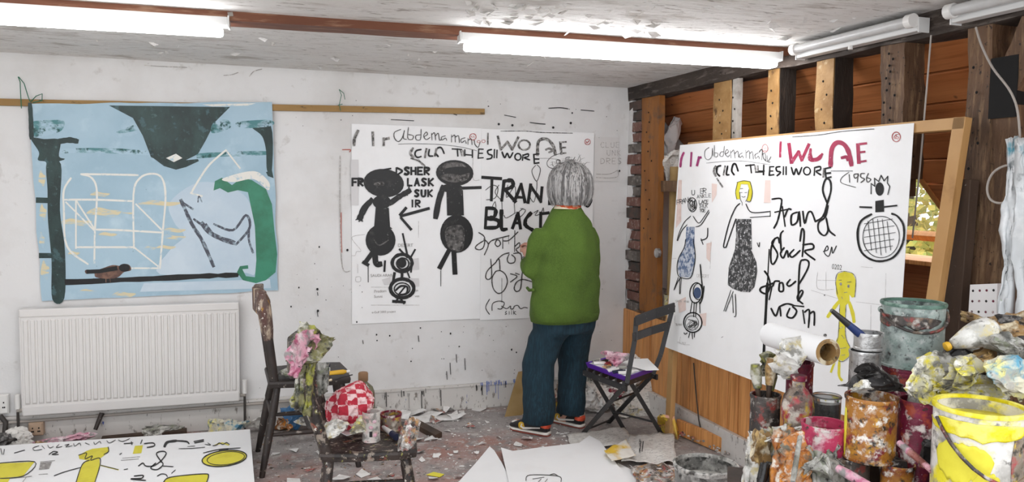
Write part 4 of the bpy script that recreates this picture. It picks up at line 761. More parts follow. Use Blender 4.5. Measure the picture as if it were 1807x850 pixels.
k = Ink(fp(.0003)); k.crop(*g1).poly([(410, 355), (450, 360), (445, 440), (410, 500)]).poly([(810, 330), (850, 330), (850, 500), (800, 500)]).poly([(160, 330), (185, 330), (180, 640), (140, 690)]).crop(*g2).poly([(285, 40), (325, 30), (310, 180), (285, 150)]).poly([(70, 470), (130, 440), (130, 540), (80, 560)]).poly([(230, 570), (285, 560), (280, 660), (250, 650)]); k.done('pink_print', 'pink_print', canvas, True)
k = Ink(fp(.0006)); k.crop(*g8).st(2, [(80, 100), (80, 200), (180, 205)], [(80, 150), (185, 152)], [(130, 100), (130, 205)], [(310, 280), (480, 300)], [(490, 110), (485, 300)], [(400, 300), (398, 450)], [(40, 210), (200, 260)], [(340, 70), (410, 75)]); k.crop(*g2).st(2, [(320, 20), (312, 230)], [(20, 155), (60, 150)], [(50, 580), (50, 640), (110, 650)], [(90, 740), (90, 790), (160, 800)]).txt('SAUDI ARAB', 55, 465, 14, 2.4, .7, .03).txt('SUNNI', 55, 640, 16, 2.4, .6).txt('PROJECT', 60, 775, 12, 2, .9, .1).txt('DESERT', 215, 270, 22, 2, .7, .05); k.done('pencil_print', 'pencil', canvas)
uu = (cTR-cTL).normalized(); vv = (cTL-cBL).normalized()
printed('0202', 1468, 474, 9, canvas, 'ink_thin', uu, vv, cpl.at)
# ================================================================== drawing laid out at the lower left
zf = .11; flp = Plane((0, 0, zf), (0, 0, 1))
a, b, c = flp.at(441, 757), flp.at(449, 850), flp.at(0, 786)
dr = T('floor_drawing', 'big white drawing with yellow figures lying flat below the radiator', 'drawing', (-.7, 4.0, .02))
e0 = V3((-1.55, c.y+.02, zf)); e1 = V3((-1.55, 3.3, zf)); b2 = a+(b-a)*1.25
def fdr(u, v):
    p = (e0*(1-u)+a*u)*(1-v)+(e1*(1-u)+b2*u)*v; return p
obj('sheet', sheet(fdr, 20, 14, -.002), 'paper', dr)
solo('folded_newspaper_stack', join(*[bx(-1.5+.01*i_, -.09-.012*(i_ % 3), 3.45, 4.30+.008*(i_ % 2), .005+.02*i_, .024+.02*i_) for i_ in range(5)]), 'paper_grey', 'flat stack of paper holding up the yellow drawing at lower left', 'paper stack')
f6 = (0, 690, 3.928)
k = Ink(flp.at); k.crop(*f6).poly([(-60, 505), (240, 490), (160, 590), (-60, 608)]).poly([(545, 445), (600, 415), (640, 400), (750, 388), (752, 415), (730, 440), (690, 470), (692, 520), (655, 640), (525, 640), (570, 510), (610, 480), (550, 470)]).ell(1555, 467, 155, 54, -.12).poly([(935, 380), (990, 375), (980, 430), (920, 435)]).poly([(1130, 640), (1160, 605), (1250, 588), (1420, 575), (1445, 580), (1430, 640)]).poly([(-60, 612), (70, 605), (50, 640), (-60, 640)]).st(10, [(700, 515), (820, 545)]).st(8, [(1490, 375), (1540, 360), (1585, 375)]); k.done('yellow_shape', 'paint_yellow', dr, True)
k = Ink(lambda x, y_, e: flp.at(x, y_, e+.0008)); k.crop(*f6).st(6, [(-60, 505), (240, 490), (160, 590), (-60, 608)], [(545, 445), (600, 430), (590, 470), (640, 450), (630, 480), (690, 465), (692, 520), (655, 640)], [(525, 640), (570, 510), (620, 480)], [(750, 388), (752, 420), (720, 440)], [(375, 588), (450, 560), (560, 530)], [(700, 515), (820, 545)]).ring(8, 1555, 467, 155, 54, -.12).ring(5, 1565, 467, 130, 44, -.12).st(7, [(1130, 640), (1160, 605), (1250, 588), (1420, 575), (1445, 590), (1430, 640)])
k.st(10, [(1345, 350), (1410, 338)], [(1350, 360), (1410, 348)], [(1520, 410), (1580, 402)]).st(18, [(1140, 385), (1160, 355), (1220, 345)]).st(10, [(1220, 345), (1290, 350), (1310, 365)]).st(8, [(960, 520), (990, 500), (1010, 520), (1060, 520), (1110, 490), (1150, 440), (1140, 420), (1100, 422), (1085, 440), (1110, 480), (1130, 510), (1090, 545), (1045, 535), (1080, 500)], [(1130, 520), (1200, 525)], [(930, 590), (990, 585), (980, 605), (905, 610), (1010, 620)], [(860, 365), (920, 360)], [(910, 352), (915, 372)], [(985, 340), (975, 365)], [(1000, 365), (1060, 360), (1070, 380), (1020, 392)]).st(6, [(1090, 590), (1120, 575), (1150, 580), (1160, 595)], [(1190, 570), (1215, 548)], [(830, 440), (842, 432)], [(860, 545), (885, 540)], [(340, 440), (370, 420), (400, 425), (360, 440), (405, 440)], [(5, 400), (15, 440)], [(30, 405), (25, 440)], [(100, 430), (170, 410)], [(1475, 380), (1500, 375), (1520, 360), (1545, 372), (1570, 358), (1590, 372)], [(1410, 430), (1520, 405), (1665, 395)])
k.st(4, [(270, 380), (230, 395), (240, 412), (290, 405)], [(290, 380), (310, 400)], [(330, 375), (345, 395), (370, 385)], [(410, 370), (390, 392), (430, 385)], [(450, 375), (480, 370), (455, 388), (500, 380)], [(510, 365), (520, 382), (550, 362), (560, 378)], [(590, 360), (620, 372)], [(650, 355), (660, 370), (690, 350), (700, 365)], [(740, 345), (760, 360), (800, 340)], [(820, 340), (850, 350), (900, 330)], [(1240, 400), (1330, 398), (1420, 390)], [(1300, 385), (1350, 382)], [(1420, 370), (1460, 375), (1440, 360)])
k.done('black_lines', 'ink_black', dr)
k = Ink(flp.at); k.crop(*f6).st(5, [(0, 610), (150, 598), (220, 590)], [(280, 490), (380, 482)], [(270, 578), (330, 574)], [(850, 465), (970, 455)], [(840, 480), (960, 470)], [(150, 640), (180, 600)]).poly([(280, 495), (360, 490), (340, 540), (270, 545)]); k.done('grey_print', 'print_grey', dr)
# ================================================================== blank sheets on the floor in the middle
def flat(name, pts, z, label, cat, m='paper', th=.003, group=None, lift=None):
    """flat sheet by its outline in the photo, lying at height z"""
    P_ = Plane((0, 0, z), (0, 0, 1)); top = [P_.at(*p) for p in pts]
    if lift: top = [p+V3((0, 0, l)) for p, l in zip(top, lift)]
    n_ = len(top); V = top+[p-V3((0, 0, th)) for p in top]
    F = [tuple(range(n_)), tuple(range(2*n_-1, n_-1, -1))]+[(i_, i_+n_, (i_+1) % n_+n_, (i_+1) % n_) for i_ in range(n_)]
    return solo(name, (V, F), m, label, cat, group)
flat('blank_sheet', [(1090, 816), (1122, 832), (1150, 870), (1170, 940), (1050, 940)], .008, 'plain white sheet tucked under the larger ones before the newspaper', 'paper')
w2 = flat('blank_sheet', [(884, 789), (905, 795), (960, 788), (1022, 781), (1040, 768), (1059, 778), (1090, 820), (1140, 880), (1170, 940), (905, 940), (898, 850)], .030, 'large blank white sheet on the floor with a faint pencil sketch at its edge', 'paper')
k = Ink(Plane((0, 0, .0305), (0, 0, 1)).at); k.crop(0, 0, 1).st(1.3, [(928, 848), (935, 838), (985, 840), (990, 850)], [(940, 845), (960, 842)], [(950, 850), (955, 845)], [(962, 850), (966, 845)], [(970, 838), (978, 836), (985, 840)], [(925, 856), (995, 856)]); k.done('pencil_sketch', 'ink_thin', w2)
flat('blank_sheet', [(806, 853), (838, 818), (864, 787), (872, 794), (885, 815), (908, 860), (925, 940), (740, 940)], .020, 'blank white sheet on the floor folded along its right side, left of the sketch sheet', 'paper')
# ================================================================== the person at the wall, seen from behind
mat('skin', '#c99a85', .6, layers=(('n', 12, .45, .7, '#b98573', 1),))
mat('wool_green', '#4a631f', .95, layers=(('n', 4, .4, .7, '#3e541a', 1), ('n', 160, .4, .7, '#536c26', 2)), bump=(220, .35, .003))
mat('cord_teal', '#152d39', .95, layers=(('n', 5, .4, .7, '#10232c', 1, (1, 1, .4)), ('n', 120, .45, .65, '#1a3845', 2, (1, 1, .1))), bump=(160, .3, .003, (1, 1, .1)))
mat('hair_grey', '#7c7a79', .6, layers=(('n', 30, .4, .6, '#5d5b5a', 1, (1, 1, .12)), ('n', 60, .5, .65, '#b9b7b5', 2, (1, 1, .1))))
mat('hair_light', '#a3a19f', .55); mat('hair_dark', '#5c5a59', .6)
mat('scarf_orange', '#d5572f', .8, layers=(('n', 18, .5, .62, '#e9b58a', 1),))
mat('shoe_black', '#1c1b1d', .5); mat('shoe_white', '#e9e4dc', .5); mat('shoe_orange', '#e2593a', .5); mat('shoe_yellow', '#cfa52c', .5); mat('shoe_sole', '#9c4f43', .7)
mat('shirt_cream', '#e0d3b8', .9)
px_, py_ = 1.80, 4.32
Fd = V3((-.25, .968, 0)); Rd = V3((.968, .25, 0)); tn = math.atan2(.25, .968)
def pp(r, f, z): return V3((px_, py_, 0))+Rd*r+Fd*f+V3((0, 0, z))
per = T('person', 'grey-haired person in a green cardigan and teal trousers, back turned, drawing on the wall', 'person', (px_, py_, 0))
shL, shR = pp(-.155, .0, 1.225), pp(.15, 0, 1.225)
elL = V3((1.600, 4.345, .965)); haL = on(933, 452, 1, 4.53)
elR = V3((2.005, 4.42, .965)); haR = pp(.05, .34, 1.06)
hipL, hipR = pp(-.085, 0, .72), pp(.085, 0, .72)
anL, anR = V3((1.628, 4.28, .10)), V3((1.892, 4.37, .10)); knL, knR = V3((1.645, 4.345, .41)), V3((1.895, 4.40, .41))
tL, tR = V3((1.535, 4.44, .03)), V3((1.80, 4.50, .03))
def hand(wr, dirn, side, seed):
    """palm, four fingers of unequal length bent at the knuckles, thumb from the side of the palm"""
    d = dirn.normalized(); s = d.cross(V3((0, 0, 1))).normalized()*side; n = s.cross(d).normalized()*side
    kn = wr+d*.085; out = [tube([wr-d*.03, wr+d*.02, wr+d*.06, kn], [(.022, .017), (.03, .016), (.036, .015), (.034, .012)], 12)]
    for i, (o, l) in enumerate(((-.030, .062), (-.010, .074), (.011, .070), (.030, .055))):
        a = kn+s*o-d*.008; b = a+d*l*.45-n*.006; c = b+d*l*.25-n*l*.32; e = c-d*l*.1-n*l*.28
        out.append(tube([a-d*.02, a, b, c, e], [.009, .0095, .009, .008, .006], 8))
    a = wr+d*.02-s*.03; b = a+d*.03-s*.022-n*.008; c = b+d*.03+s*.004-n*.012; out.append(tube([a+s*.01, a, b, c], [.011, .0115, .0095, .007], 8))
    return out
hc = V3((1.815, 4.33, 1.475))
dF = (Fd+V3((-.12, 0, 0))).normalized(); dR = V3((dF.y, -dF.x, 0))
body = [ball(hc+V3((0, 0, .01)), (.073, .088, .112), 3), ball(hc+dF*.03+V3((0, 0, -.055)), (.055, .06, .055), 3), tube([hc+V3((0, 0, -.06)), pp(0, -.01, 1.32)], [.05, .056], 12),
        tube([hc+dF*.085+V3((0, 0, .0)), hc+dF*.108+V3((0, 0, -.035)), hc+dF*.09+V3((0, 0, -.042))], [.008, .013, .01], 8), ball(hc+dF*.082+V3((0, 0, -.068)), (.022, .012, .008), 2), ball(hc+dF*.075+V3((0, 0, .022)), (.05, .022, .01), 2)]
for sg in (-1, 1): body += [ball(hc+dR*(.074*sg)+V3((0, 0, -.012)), (.012, .02, .032), 2), ball(hc+dF*.08+dR*(.03*sg)+V3((0, 0, .004)), (.012, .01, .008), 2)]
body += [rings([(pp(0, 0, 1.33), .06, .055, tn), (pp(0, -.005, 1.28), .09, .06, tn), (pp(0, -.01, 1.2), .145, .085, tn), (pp(0, 0, 1.0), .15, .10, tn), (pp(0, .0, .85), .16, .105, tn), (pp(0, -.01, .74), .165, .115, tn), (pp(0, 0, .66), .15, .10, tn)], 20)]
for s_, e_, h_, sd in ((shL, elL, haL, -1), (shR, elR, haR, 1)):
    body.append(tube([s_+(e_-s_)*.12, (s_+e_)/2, e_, (e_+h_)/2, h_], [.045, .043, .037, .033, .024], 12)); body += hand(h_, (h_-e_)+V3((0, .06, .06)), sd, 1)
for h_, k_, a_, t_ in ((hipL, knL, anL, tL), (hipR, knR, anR, tR)):
    body.append(tube([h_, (h_+k_)/2, k_, k_*.45+a_*.55, a_], [.085, .07, .052, .047, .034], 12)); body.append(tube([a_+V3((0, 0, .02)), a_*.6+t_*.4+V3((0, 0, -.03)), t_], [.035, .034, .025], 10))
obj('body', remesh(join(*body), .0045, 3, .5), 'skin', per, 'all')
# hair: a bob of shell and locks
def hs(a, t):  # a around, t 0 crown .. 1 nape
    if t < .55: th = t/.55*1.5708; r, z = math.sin(th)**.9, math.cos(th)*.128+.01
    else: u = (t-.55)/.45; r, z = 1+.05*math.sin(u*2.2)-.20*u**3, .01-.125*u
    return hc+dR*(math.cos(a)*.134*r)+dF*(math.sin(a)*.124*r-.014)+V3((0, 0, z-.008))
def face(a): return math.sin(a) > .62
nA, nT = 48, 16; V, F = [], []
for i in range(nT+1):
    for j in range(nA):
        a = 2*math.pi*j/nA; t = i/nT*(1.0 if not face(a) else .5)
        V.append(hs(a, t)+(hs(a, t)-hc).normalized()*(.005*noise.noise(V3((math.cos(a)*9, math.sin(a)*9, t)))))
for i in range(nT):
    for j in range(nA): F.append((i*nA+j, i*nA+(j+1) % nA, (i+1)*nA+(j+1) % nA, (i+1)*nA+j))
hair = obj('hair', (V, F), 'hair_grey', per, 'all')
rr = random.Random(4); lk = {'hair_grey': [], 'hair_light': [], 'hair_dark': []}
for q in range(520):
    a = rr.uniform(0, 6.283); t0 = rr.uniform(0, .35); t1 = (rr.uniform(.72, 1.03) if not face(a) else rr.uniform(.4, .5)); w_ = rr.uniform(-.22, .22)
    pts = []
    for s_ in range(7):
        t = t0+(t1-t0)*s_/6; p = hs(a+w_*s_/6, t); pts.append(p+(p-hc).normalized()*(.001+.003*rr.random()))
    lk[rr.choice(['hair_grey', 'hair_grey', 'hair_light', 'hair_light', 'hair_dark'])].append(tube(pts, [.0012, .0035, .0045, .0045, .004, .003, .0008], 4, False))
for q in range(40):  # loose top strands
    a = rr.uniform(0, 6.283); p = hs(a, rr.uniform(.05, .3)); d_ = V3((rr.uniform(-1, 1), rr.uniform(-1, 1), .15)).normalized()
    lk['hair_light'].append(tube([p, p+d_*.03+V3((0, 0, .012)), p+d_*.06+V3((0, 0, .004))], [.002, .002, .0006], 4, False))
for m_, l_ in lk.items(): obj('lock_of_hair', join(*l_), m_, hair, 'all', kind='stuff')
mat('clip_dark', '#3c2a27', .4); obj('hair_clip', tube([hc+V3((-.01, -.10, .075)), hc+V3((.012, -.105, .08)), hc+V3((.03, -.095, .085))], [.008, .011, .008], 8), 'clip_dark', hair, True)
obj('scarf', remesh(join(tube([pp(.068*math.cos(a), .062*math.sin(a)-.012, 1.352+.012*math.sin(a)) for a in [i_*.524 for i_ in range(13)]], [(.018, .016)]*13, 8)), .006, 3), 'scarf_orange', per, 'all')
obj('shirt_collar', rings([(pp(0, -.01, 1.33), .088, .075, tn), (pp(0, -.012, 1.352), .078, .066, tn), (pp(0, -.012, 1.362), .07, .06, tn)], 20), 'shirt_cream', per, True)
# cardigan
cg = [rings([(pp(.0, .0, .672), .228, .150, tn), (pp(.0, .0, .70), .236, .158, tn), (pp(0, .0, .78), .232, .158, tn), (pp(.005, -.005, .95), .212, .152, tn), (pp(.005, -.015, 1.08), .196, .142, tn), (pp(0, -.018, 1.17), .178, .122, tn), (pp(0, -.016, 1.235), .160, .104, tn), (pp(0, -.012, 1.285), .132, .09, tn), (pp(0, -.01, 1.322), .096, .078, tn), (pp(0, -.01, 1.352), .066, .064, tn)], 28, 2.15)]
for s_, e_, h_ in ((shL, elL, haL), (shR, elR, haR)):
    e2 = e_*.25+h_*.75+V3((0, 0, -.012))
    cg.append(tube([s_+(e_-s_)*.12+(pp(0, 0, s_.z)-s_)*.15, s_*.6+e_*.4, e_+V3((0, -.012, -.005)), e_*.55+h_*.45+V3((0, 0, -.02)), e2], [.066, .072, .072, .064, .048], 16))
cg = remesh(join(*cg), .009, 9, .6)
def folds(V, k, fr, st, seed): return [v+V3((noise.noise(V3((v.x*fr*st[0]+seed, v.y*fr*st[1], v.z*fr*st[2]))), noise.noise(V3((v.x*fr*st[0], v.y*fr*st[1]+seed, v.z*fr*st[2]))), 0))*k for v in V]
obj('cardigan', (folds(folds(cg[0], .018, 5, (1, 1, .45), 3), .013, 10, (1, 1, 1.2), 6), cg[1]), 'wool_green', per, 'all')
obj('cardigan_hem', rings([(pp(0, 0, .664), .214, .138, tn), (pp(0, 0, .668), .222, .145, tn), (pp(0, 0, .70), .229, .151, tn), (pp(0, 0, .712), .228, .150, tn)], 40, 2.15), 'wool_green', per, 'all')
pk = pp(-.232, .03, .86); obj('pocket_edge', tube([pk+V3((.0, -.05, .005)), pk+V3((-.006, 0, -.004)), pk+V3((0, .05, .004))], .009, 8), 'wool_green', per, True)
# trousers: wide straight legs
def leg(h_, k_, a_, s1, s2, seed):
    c = [(h_+V3((0, 0, .03)), .125, .13), (h_+V3((0, 0, -.10)), .118, .125), (h_*.5+k_*.5, .108, .112), (k_, .100, .104), (k_*.5+a_*.5, .100, .102), (a_+V3((0, -.005, .03)), .101, .1), (a_+V3((-.005, .01, -.028)), .096, .1)]
    return rings([(V3(q[0]), q[1]*s1, q[2]*s2, tn) for q in c], 22, 2.2)
tr = remesh(join(leg(hipL, knL, anL, .93, .95, 1), leg(hipR, knR, anR+V3((-.015, 0, .01)), .86, .95, 2), rings([(pp(0, 0, .60), .19, .13, tn), (pp(0, 0, .70), .212, .138, tn), (pp(0, 0, .76), .20, .13, tn)], 22)), .009, 5, .55)
obj('trousers', (folds(folds(tr[0], .018, 7, (1, 1, .35), 8), .007, 16, (1, 1, .8), 2), tr[1]), 'cord_teal', per, 'all')
# trainers
def shoe(heel, toe, nm):
    heel, toe = V3(heel), V3(toe); d = (toe-heel); L_ = d.length; d.normalize(); s = V3((d.y, -d.x, 0))
    def at(t, wv, z): return heel+d*(t*L_)+s*wv+V3((0, 0, z))
    def loft(sec):
        V, F = [], []; n_ = 14
        for t, hw, z0, z1 in sec:
            for k_ in range(n_):
                a = 2*math.pi*k_/n_; ca, sa = math.cos(a), math.sin(a)
                V.append(at(t, hw*math.copysign(abs(ca)**.7, ca), (z0+z1)/2+(z1-z0)/2*math.copysign(abs(sa)**.75, sa)))
        for i in range(len(sec)-1):
            for k_ in range(n_): F.append((i*n_+k_, i*n_+(k_+1) % n_, (i+1)*n_+(k_+1) % n_, (i+1)*n_+k_))
        F += [tuple(range(n_-1, -1, -1)), tuple(range((len(sec)-1)*n_, len(sec)*n_))]; return V, F
    sh = obj(nm, loft([(0, .022, .02, .075), (.03, .032, .018, .098), (.15, .037, .018, .104), (.35, .038, .018, .1), (.55, .042, .018, .086), (.75, .046, .018, .066), (.9, .042, .018, .05), (.98, .028, .02, .042), (1.0, .012, .022, .035)]), 'shoe_black', per, 'all')
    obj('midsole', loft([(-.015, .026, .008, .026), (.02, .037, .008, .027), (.3, .041, .008, .025), (.6, .047, .008, .024), (.85, .05, .008, .024), (.97, .036, .012, .026), (1.02, .014, .014, .026)]), 'shoe_white', sh, 'all')
    obj('outsole', loft([(-.012, .025, .0, .01), (.3, .039, .0, .009), (.6, .046, .0, .009), (.9, .046, .002, .01), (1.0, .02, .008, .014)]), 'shoe_sole', sh, True)
    obj('heel_patch', loft([(-.012, .024, .045, .078), (.03, .036, .042, .08), (.12, .040, .048, .076)]), 'shoe_orange', sh, 'all')
    obj('padded_collar', loft([(.0, .025, .074, .098), (.08, .036, .078, .104), (.2, .036, .08, .10), (.3, .03, .08, .096)]), 'shoe_white', sh, 'all')
    for sg in (-1, 1):
        obj('side_stripe', tube([at(.14, sg*.0395, .052), at(.35, sg*.041, .043), at(.55, sg*.0445, .034), at(.62, sg*.0455, .042), at(.6, sg*.0435, .058)], [(.004, .004), (.006, .0045), (.008, .0055), (.007, .0055), (.003, .004)], 8), 'shoe_white', sh, True)
        obj('side_patch', lathe([(.0001, -.004), (.02, -.002), (.023, 0), (.018, .003), (.0001, .004)], at(.62, sg*.0415, .046), 16, s*sg+d*.1*sg), 'shoe_yellow', sh, 'all')
    obj('toe_patch', ball(at(.86, 0, .045), (.03, .03, .012), 2), 'shoe_white', sh, 'all')
shoe((1.672, 4.232, 0), (1.512, 4.44, 0), 'shoe'); shoe((1.925, 4.315, 0), (1.80, 4.545, 0), 'shoe')
hd = (haL-elL).normalized(); st0 = haL+hd*.09
solo('charcoal_stick', tube([st0+V3((-.0, .02, -.035)), st0+V3((.01, -.01, .045))], [.006, .007], 8), 'ink_black', 'short black charcoal stick held in the left hand', 'charcoal', smooth=True)
# ================================================================== old wooden chairs
mat('chair_dark', '#2a2320', .5, layers=(('n', 8, .45, .7, '#3c2f29', 1), ('n', 40, .64, .7, '#8f867d', 2), ('n', 28, .7, .74, '#a9846a', 4)), bump=(40, .3, .004))
mat('chair_splat', '#3a302b', .5, layers=(('n', 14, .48, .58, '#231c19', 1), ('n', 30, .55, .62, '#8f8377', 2), ('n', 22, .62, .68, '#8a4f3d', 4), ('n', 34, .63, .68, '#8c8a4a', 6), ('n', 45, .64, .68, '#d9d3ca', 8)), bump=(50, .6, .006))
mat('chair_top', '#5b4740', .6, layers=(('n', 26, .5, .6, '#b9a792', 1, (1, 1, .3)), ('n', 30, .52, .6, '#5a3b35', 2, (1, 1, .3)), ('n', 20, .58, .65, '#b88a2f', 4, (1, 1, .3)), ('n', 36, .6, .66, '#e6ddd3', 6)), bump=(50, .6, .006))
def wooden_chair(cx, cy, rot, label, w_, d_, zs, hb, lean, splay, m1, m2, mt, crust=False):
    c_, s_ = math.cos(rot), math.sin(rot)
    def q(x, y, z): return V3((cx+x*c_-y*s_, cy+x*s_+y*c_, z))
    t = T('wooden_chair', label, 'chair', (cx, cy, 0))
    hw, hd_ = w_/2, d_/2
    sv = [(-hd_, -hw*.86), (-hd_*.4, -hw*.97), (hd_*.6, -hw), (hd_, -hw*.9), (hd_*1.06, 0), (hd_, hw*.9), (hd_*.6, hw), (-hd_*.4, hw*.97), (-hd_, hw*.86)]
    n_ = len(sv); V = [q(x, y, zs-.034) for x, y in sv]+[q(x*1.02, y*1.02, zs-.012) for x, y in sv]+[q(x, y, zs) for x, y in sv]
    F = [tuple(range(n_-1, -1, -1)), tuple(range(2*n_, 3*n_))]+[(r*n_+i, r*n_+(i+1) % n_, (r+1)*n_+(i+1) % n_, (r+1)*n_+i) for r in range(2) for i in range(n_)]
    obj('seat', (V, F), m2, t, bevel=.004)
    feet = {}
    for sx in (-1, 1):
        for sy in (-1, 1):
            a = q(sx*hd_*.78, sy*hw*.74, zs-.02); b = q(sx*hd_*(.78+splay), sy*hw*(.86+splay*.4), 0); feet[sx, sy] = (a, b)
            obj('leg', tube([a, a*.85+b*.15, a*.7+b*.3, a*.66+b*.34, a*.62+b*.38, a*.35+b*.65, b], [.016, .019, .022, .018, .022, .02, .014], 10), m1, t, True)
    mid = lambda k, f_: feet[k][0]*(1-f_)+feet[k][1]*f_
    for sy in (-1, 1): obj('stretcher', tube([mid((-1, sy), .55), (mid((-1, sy), .55)+mid((1, sy), .55))/2, mid((1, sy), .55)], [.009, .014, .009], 8), m1, t, True)
    obj('stretcher', tube([(mid((-1, -1), .55)+mid((1, -1), .55))/2, (mid((-1, 1), .55)+mid((1, 1), .55))/2], .011, 8), m1, t, True)
    obj('stretcher', tube([mid((-1, -1), .36), mid((-1, 1), .36)], .011, 8), m1, t, True)
    top = {}
    for sy in (-1, 1):
        a = q(-hd_*.86, sy*hw*.78, zs-.01); b = q(-hd_*.86-lean, sy*hw*.84, zs+hb)
        top[sy] = b; obj('back_post', tube([a, a*.75+b*.25, a*.5+b*.5, a*.25+b*.75, b], [(.020, .024), (.021, .025), (.021, .026), (.021, .027), (.017, .022)], 10), m2 if sy < 0 else m1, t, True)
    if crust:
        a = q(-hd_*.86, -hw*.78, zs-.01); b = top[-1]; obj('paint_crust', tube([a*.5+b*.5, a*.38+b*.62, a*.2+b*.8, a*.05+b*.95, b+V3((0, 0, .015))], [(.022, .024), (.03, .032), (.033, .036), (.034, .036), (.02, .02)], 12), mt, t, True)
    up_ = V3((0, 0, 1)); mid_ = (top[-1]+top[1])/2-q(0, 0, 0)+q(-.02, 0, 0)
    obj('top_rail', join(beam(top[-1]+V3((0, 0, -.035)), mid_+V3((0, 0, -.03)), .12, .045, q(1, 0, 0)-q(0, 0, 0), 4, .003, 2), beam(mid_+V3((0, 0, -.03)), top[1]+V3((0, 0, -.035)), .12, .045, q(1, 0, 0)-q(0, 0, 0), 4, .003, 2)), mt, t, bevel=.006)
    for i in range(4):
        y = (i-1.5)*hw*.38; a = q(-hd_*.84, y, zs-.005); b = (top[-1]*(.5-y/(2*hw*.84))+top[1]*(.5+y/(2*hw*.84)))
        obj('spindle', tube([a, (a+b)/2, b], [.006, .009, .006], 8), m1, t, True)
    obj('lower_rail', tube([q(-hd_*.86-lean*.5, -hw*.8, zs+hb*.5), q(-hd_*.86-lean*.5, hw*.8, zs+hb*.5)], [(.02, .009)]*2, 8), m1, t, True)
    return q
qa = wooden_chair(.30, 4.24, .03, 'dark wooden chair by the skirting with paint-crusted back edge, nearer the radiator', .40, .40, .47, .43, .055, .42, 'chair_dark', 'chair_dark', 'chair_top', True)
qb = wooden_chair(.455, 3.12, -.12, 'paint-spattered wooden chair in front, seat loaded with tins and cloths', .40, .36, .45, .38, .11, .35, 'chair_splat', 'chair_splat', 'chair_splat')
# ================================================================== tins, cloths, litter
def splat(name, base, cols, rough=.5, sc_=1, bump=.5):
    ly = []
    for i, c in enumerate(cols): ly.append(('n', (10+6*i)*sc_, .50+.012*i, .60+.014*i, c, i*2+len(name) % 7))
    ly += [] if 'wet' in name or 'scrap' in name else [('n', 55*sc_, .60, .70, '#3d3835', 9), ('n', 75*sc_, .67, .75, '#d8d3cc', 4)]
    return mat(name, base, rough, layers=tuple(ly), bump=(45, bump, .006))
splat('tin_white', '#cfcbc4', ['#a6a29c', '#d9b5b0', '#8d8984'])
splat('tin_green', '#939f99', ['#5b6361', '#aab5b0', '#7b8f87', '#3c4442', '#b9bdb9'])
splat('tin_yellow', '#d9d5cf', ['#e6d92a', '#e6d92a', '#b5b1ab', '#8d8a86'], sc_=.5)
splat('tin_crimson', '#6d1632', ['#8c2344', '#3f0f1f', '#a9482f', '#e3d9d2'])
splat('tin_orange', '#a8702a', ['#8a4a1c', '#d9d2c6', '#c48f2a', '#7d2230', '#2b2420', '#efe9df'])
splat('tin_pink', '#b9355a', ['#8f2546', '#d9a5b0', '#c9c2bc'])
splat('tin_dark', '#3a3431', ['#58504a', '#2a2422', '#7d6a58', '#8a3a34', '#b3aca4'])
splat('tin_mixed', '#8a7d70', ['#5a4038', '#c9c0b4', '#a3383f', '#c2a33a', '#2c2724'])
splat('tin_silver', '#b9b8b6', ['#9a9896', '#d9d8d6'], .3); MATS['tin_silver'].node_tree.nodes['Principled BSDF'].inputs['Metallic'].default_value = .6
splat('bucket_grey', '#a9a8a4', ['#77756f', '#d2d0cb', '#4b4945', '#c9c6c0'])
splat('paint_crimson_wet', '#8f1f45', ['#6d1233', '#b33a60'], .3); splat('paint_yellow_wet', '#e0d21c', ['#b9a91a', '#efe56a'], .3)
splat('paint_black_wet', '#151313', ['#2a2625'], .25); splat('paint_grey_wet', '#b9b8b2', ['#96958f', '#cfcdc7', '#5b5a56'], .5); splat('paint_green_wet', '#5b7a6c', ['#3c5a4e', '#8aa396'], .4); splat('paint_maroon_wet', '#4c1c22', ['#6d2a30', '#331216'], .35)
splat('rag_pink', '#d8a5b4', ['#e6d5d8', '#b5607e', '#8f8a88']); splat('rag_olive', '#7d7a52', ['#c2c0b5', '#4e5138', '#9a9a3a', '#2f302a']); splat('rag_grey', '#a5a39c', ['#d2d0ca', '#7a786f', '#4b4a44', '#8a8f7a'])
splat('rag_orange', '#b8722c', ['#c9c2b2', '#8a4a22', '#d98f35', '#6d6a5c', '#e6dfd2']); splat('rag_white', '#d9d7d1', ['#b5b2aa', '#e9e7e2', '#8f8d86', '#c2b58a']); splat('rag_dark', '#2e2b2a', ['#4b4846', '#1c1a1a', '#8f8c89'])
splat('rag_yellow', '#b9b49a', ['#dcd23c', '#8c8a82', '#e6e3da', '#c9bb2e', '#74726b']); splat('rag_blue', '#cfc9b2', ['#5f9db5', '#dcd48a', '#3f7f9c', '#b5b2aa']); splat('rag_brown', '#9c7a4c', ['#c2a46c', '#6d5230', '#d9cdb2'])
splat('paper_scrap', '#e6e4e1', ['#d5d2ce', '#f0eeec'], .8, 1, .15); splat('debris_mix', '#8f8a84', ['#d9d6d2', '#5a5048', '#b58a5a', '#a3524a', '#3a3734', '#e9e6e2'], .8)
splat('brush_handle', '#8a5148', ['#6d3a34', '#d9a5b0', '#b5807a']); splat('palette_paint', '#e0b53a', ['#d98fa3', '#e6c94a', '#c26a8a'], .5, .5)
mat('check_cloth', '#b32c3e', .9, layers=(('c', 27, .4, .6, '#e6c4c4', 1), ('n', 40, .5, .65, '#b5283a', 3), ('n', 22, .6, .68, '#eddcda', 5)))
mat('newsprint', '#e0ddd7', .9, layers=(('n', 9, .48, .7, '#cfcbc4', 1), ('n', 90, .54, .6, '#b3afa9', 2, (.5, 1.6, 1)), ('n', 9, .66, .7, '#6b6866', 4)))
mat('crumple_paper', '#eae8e4', .9, layers=(('n', 14, .55, .66, '#c9c5bf', 1), ('n', 30, .62, .68, '#7f7b78', 2)))
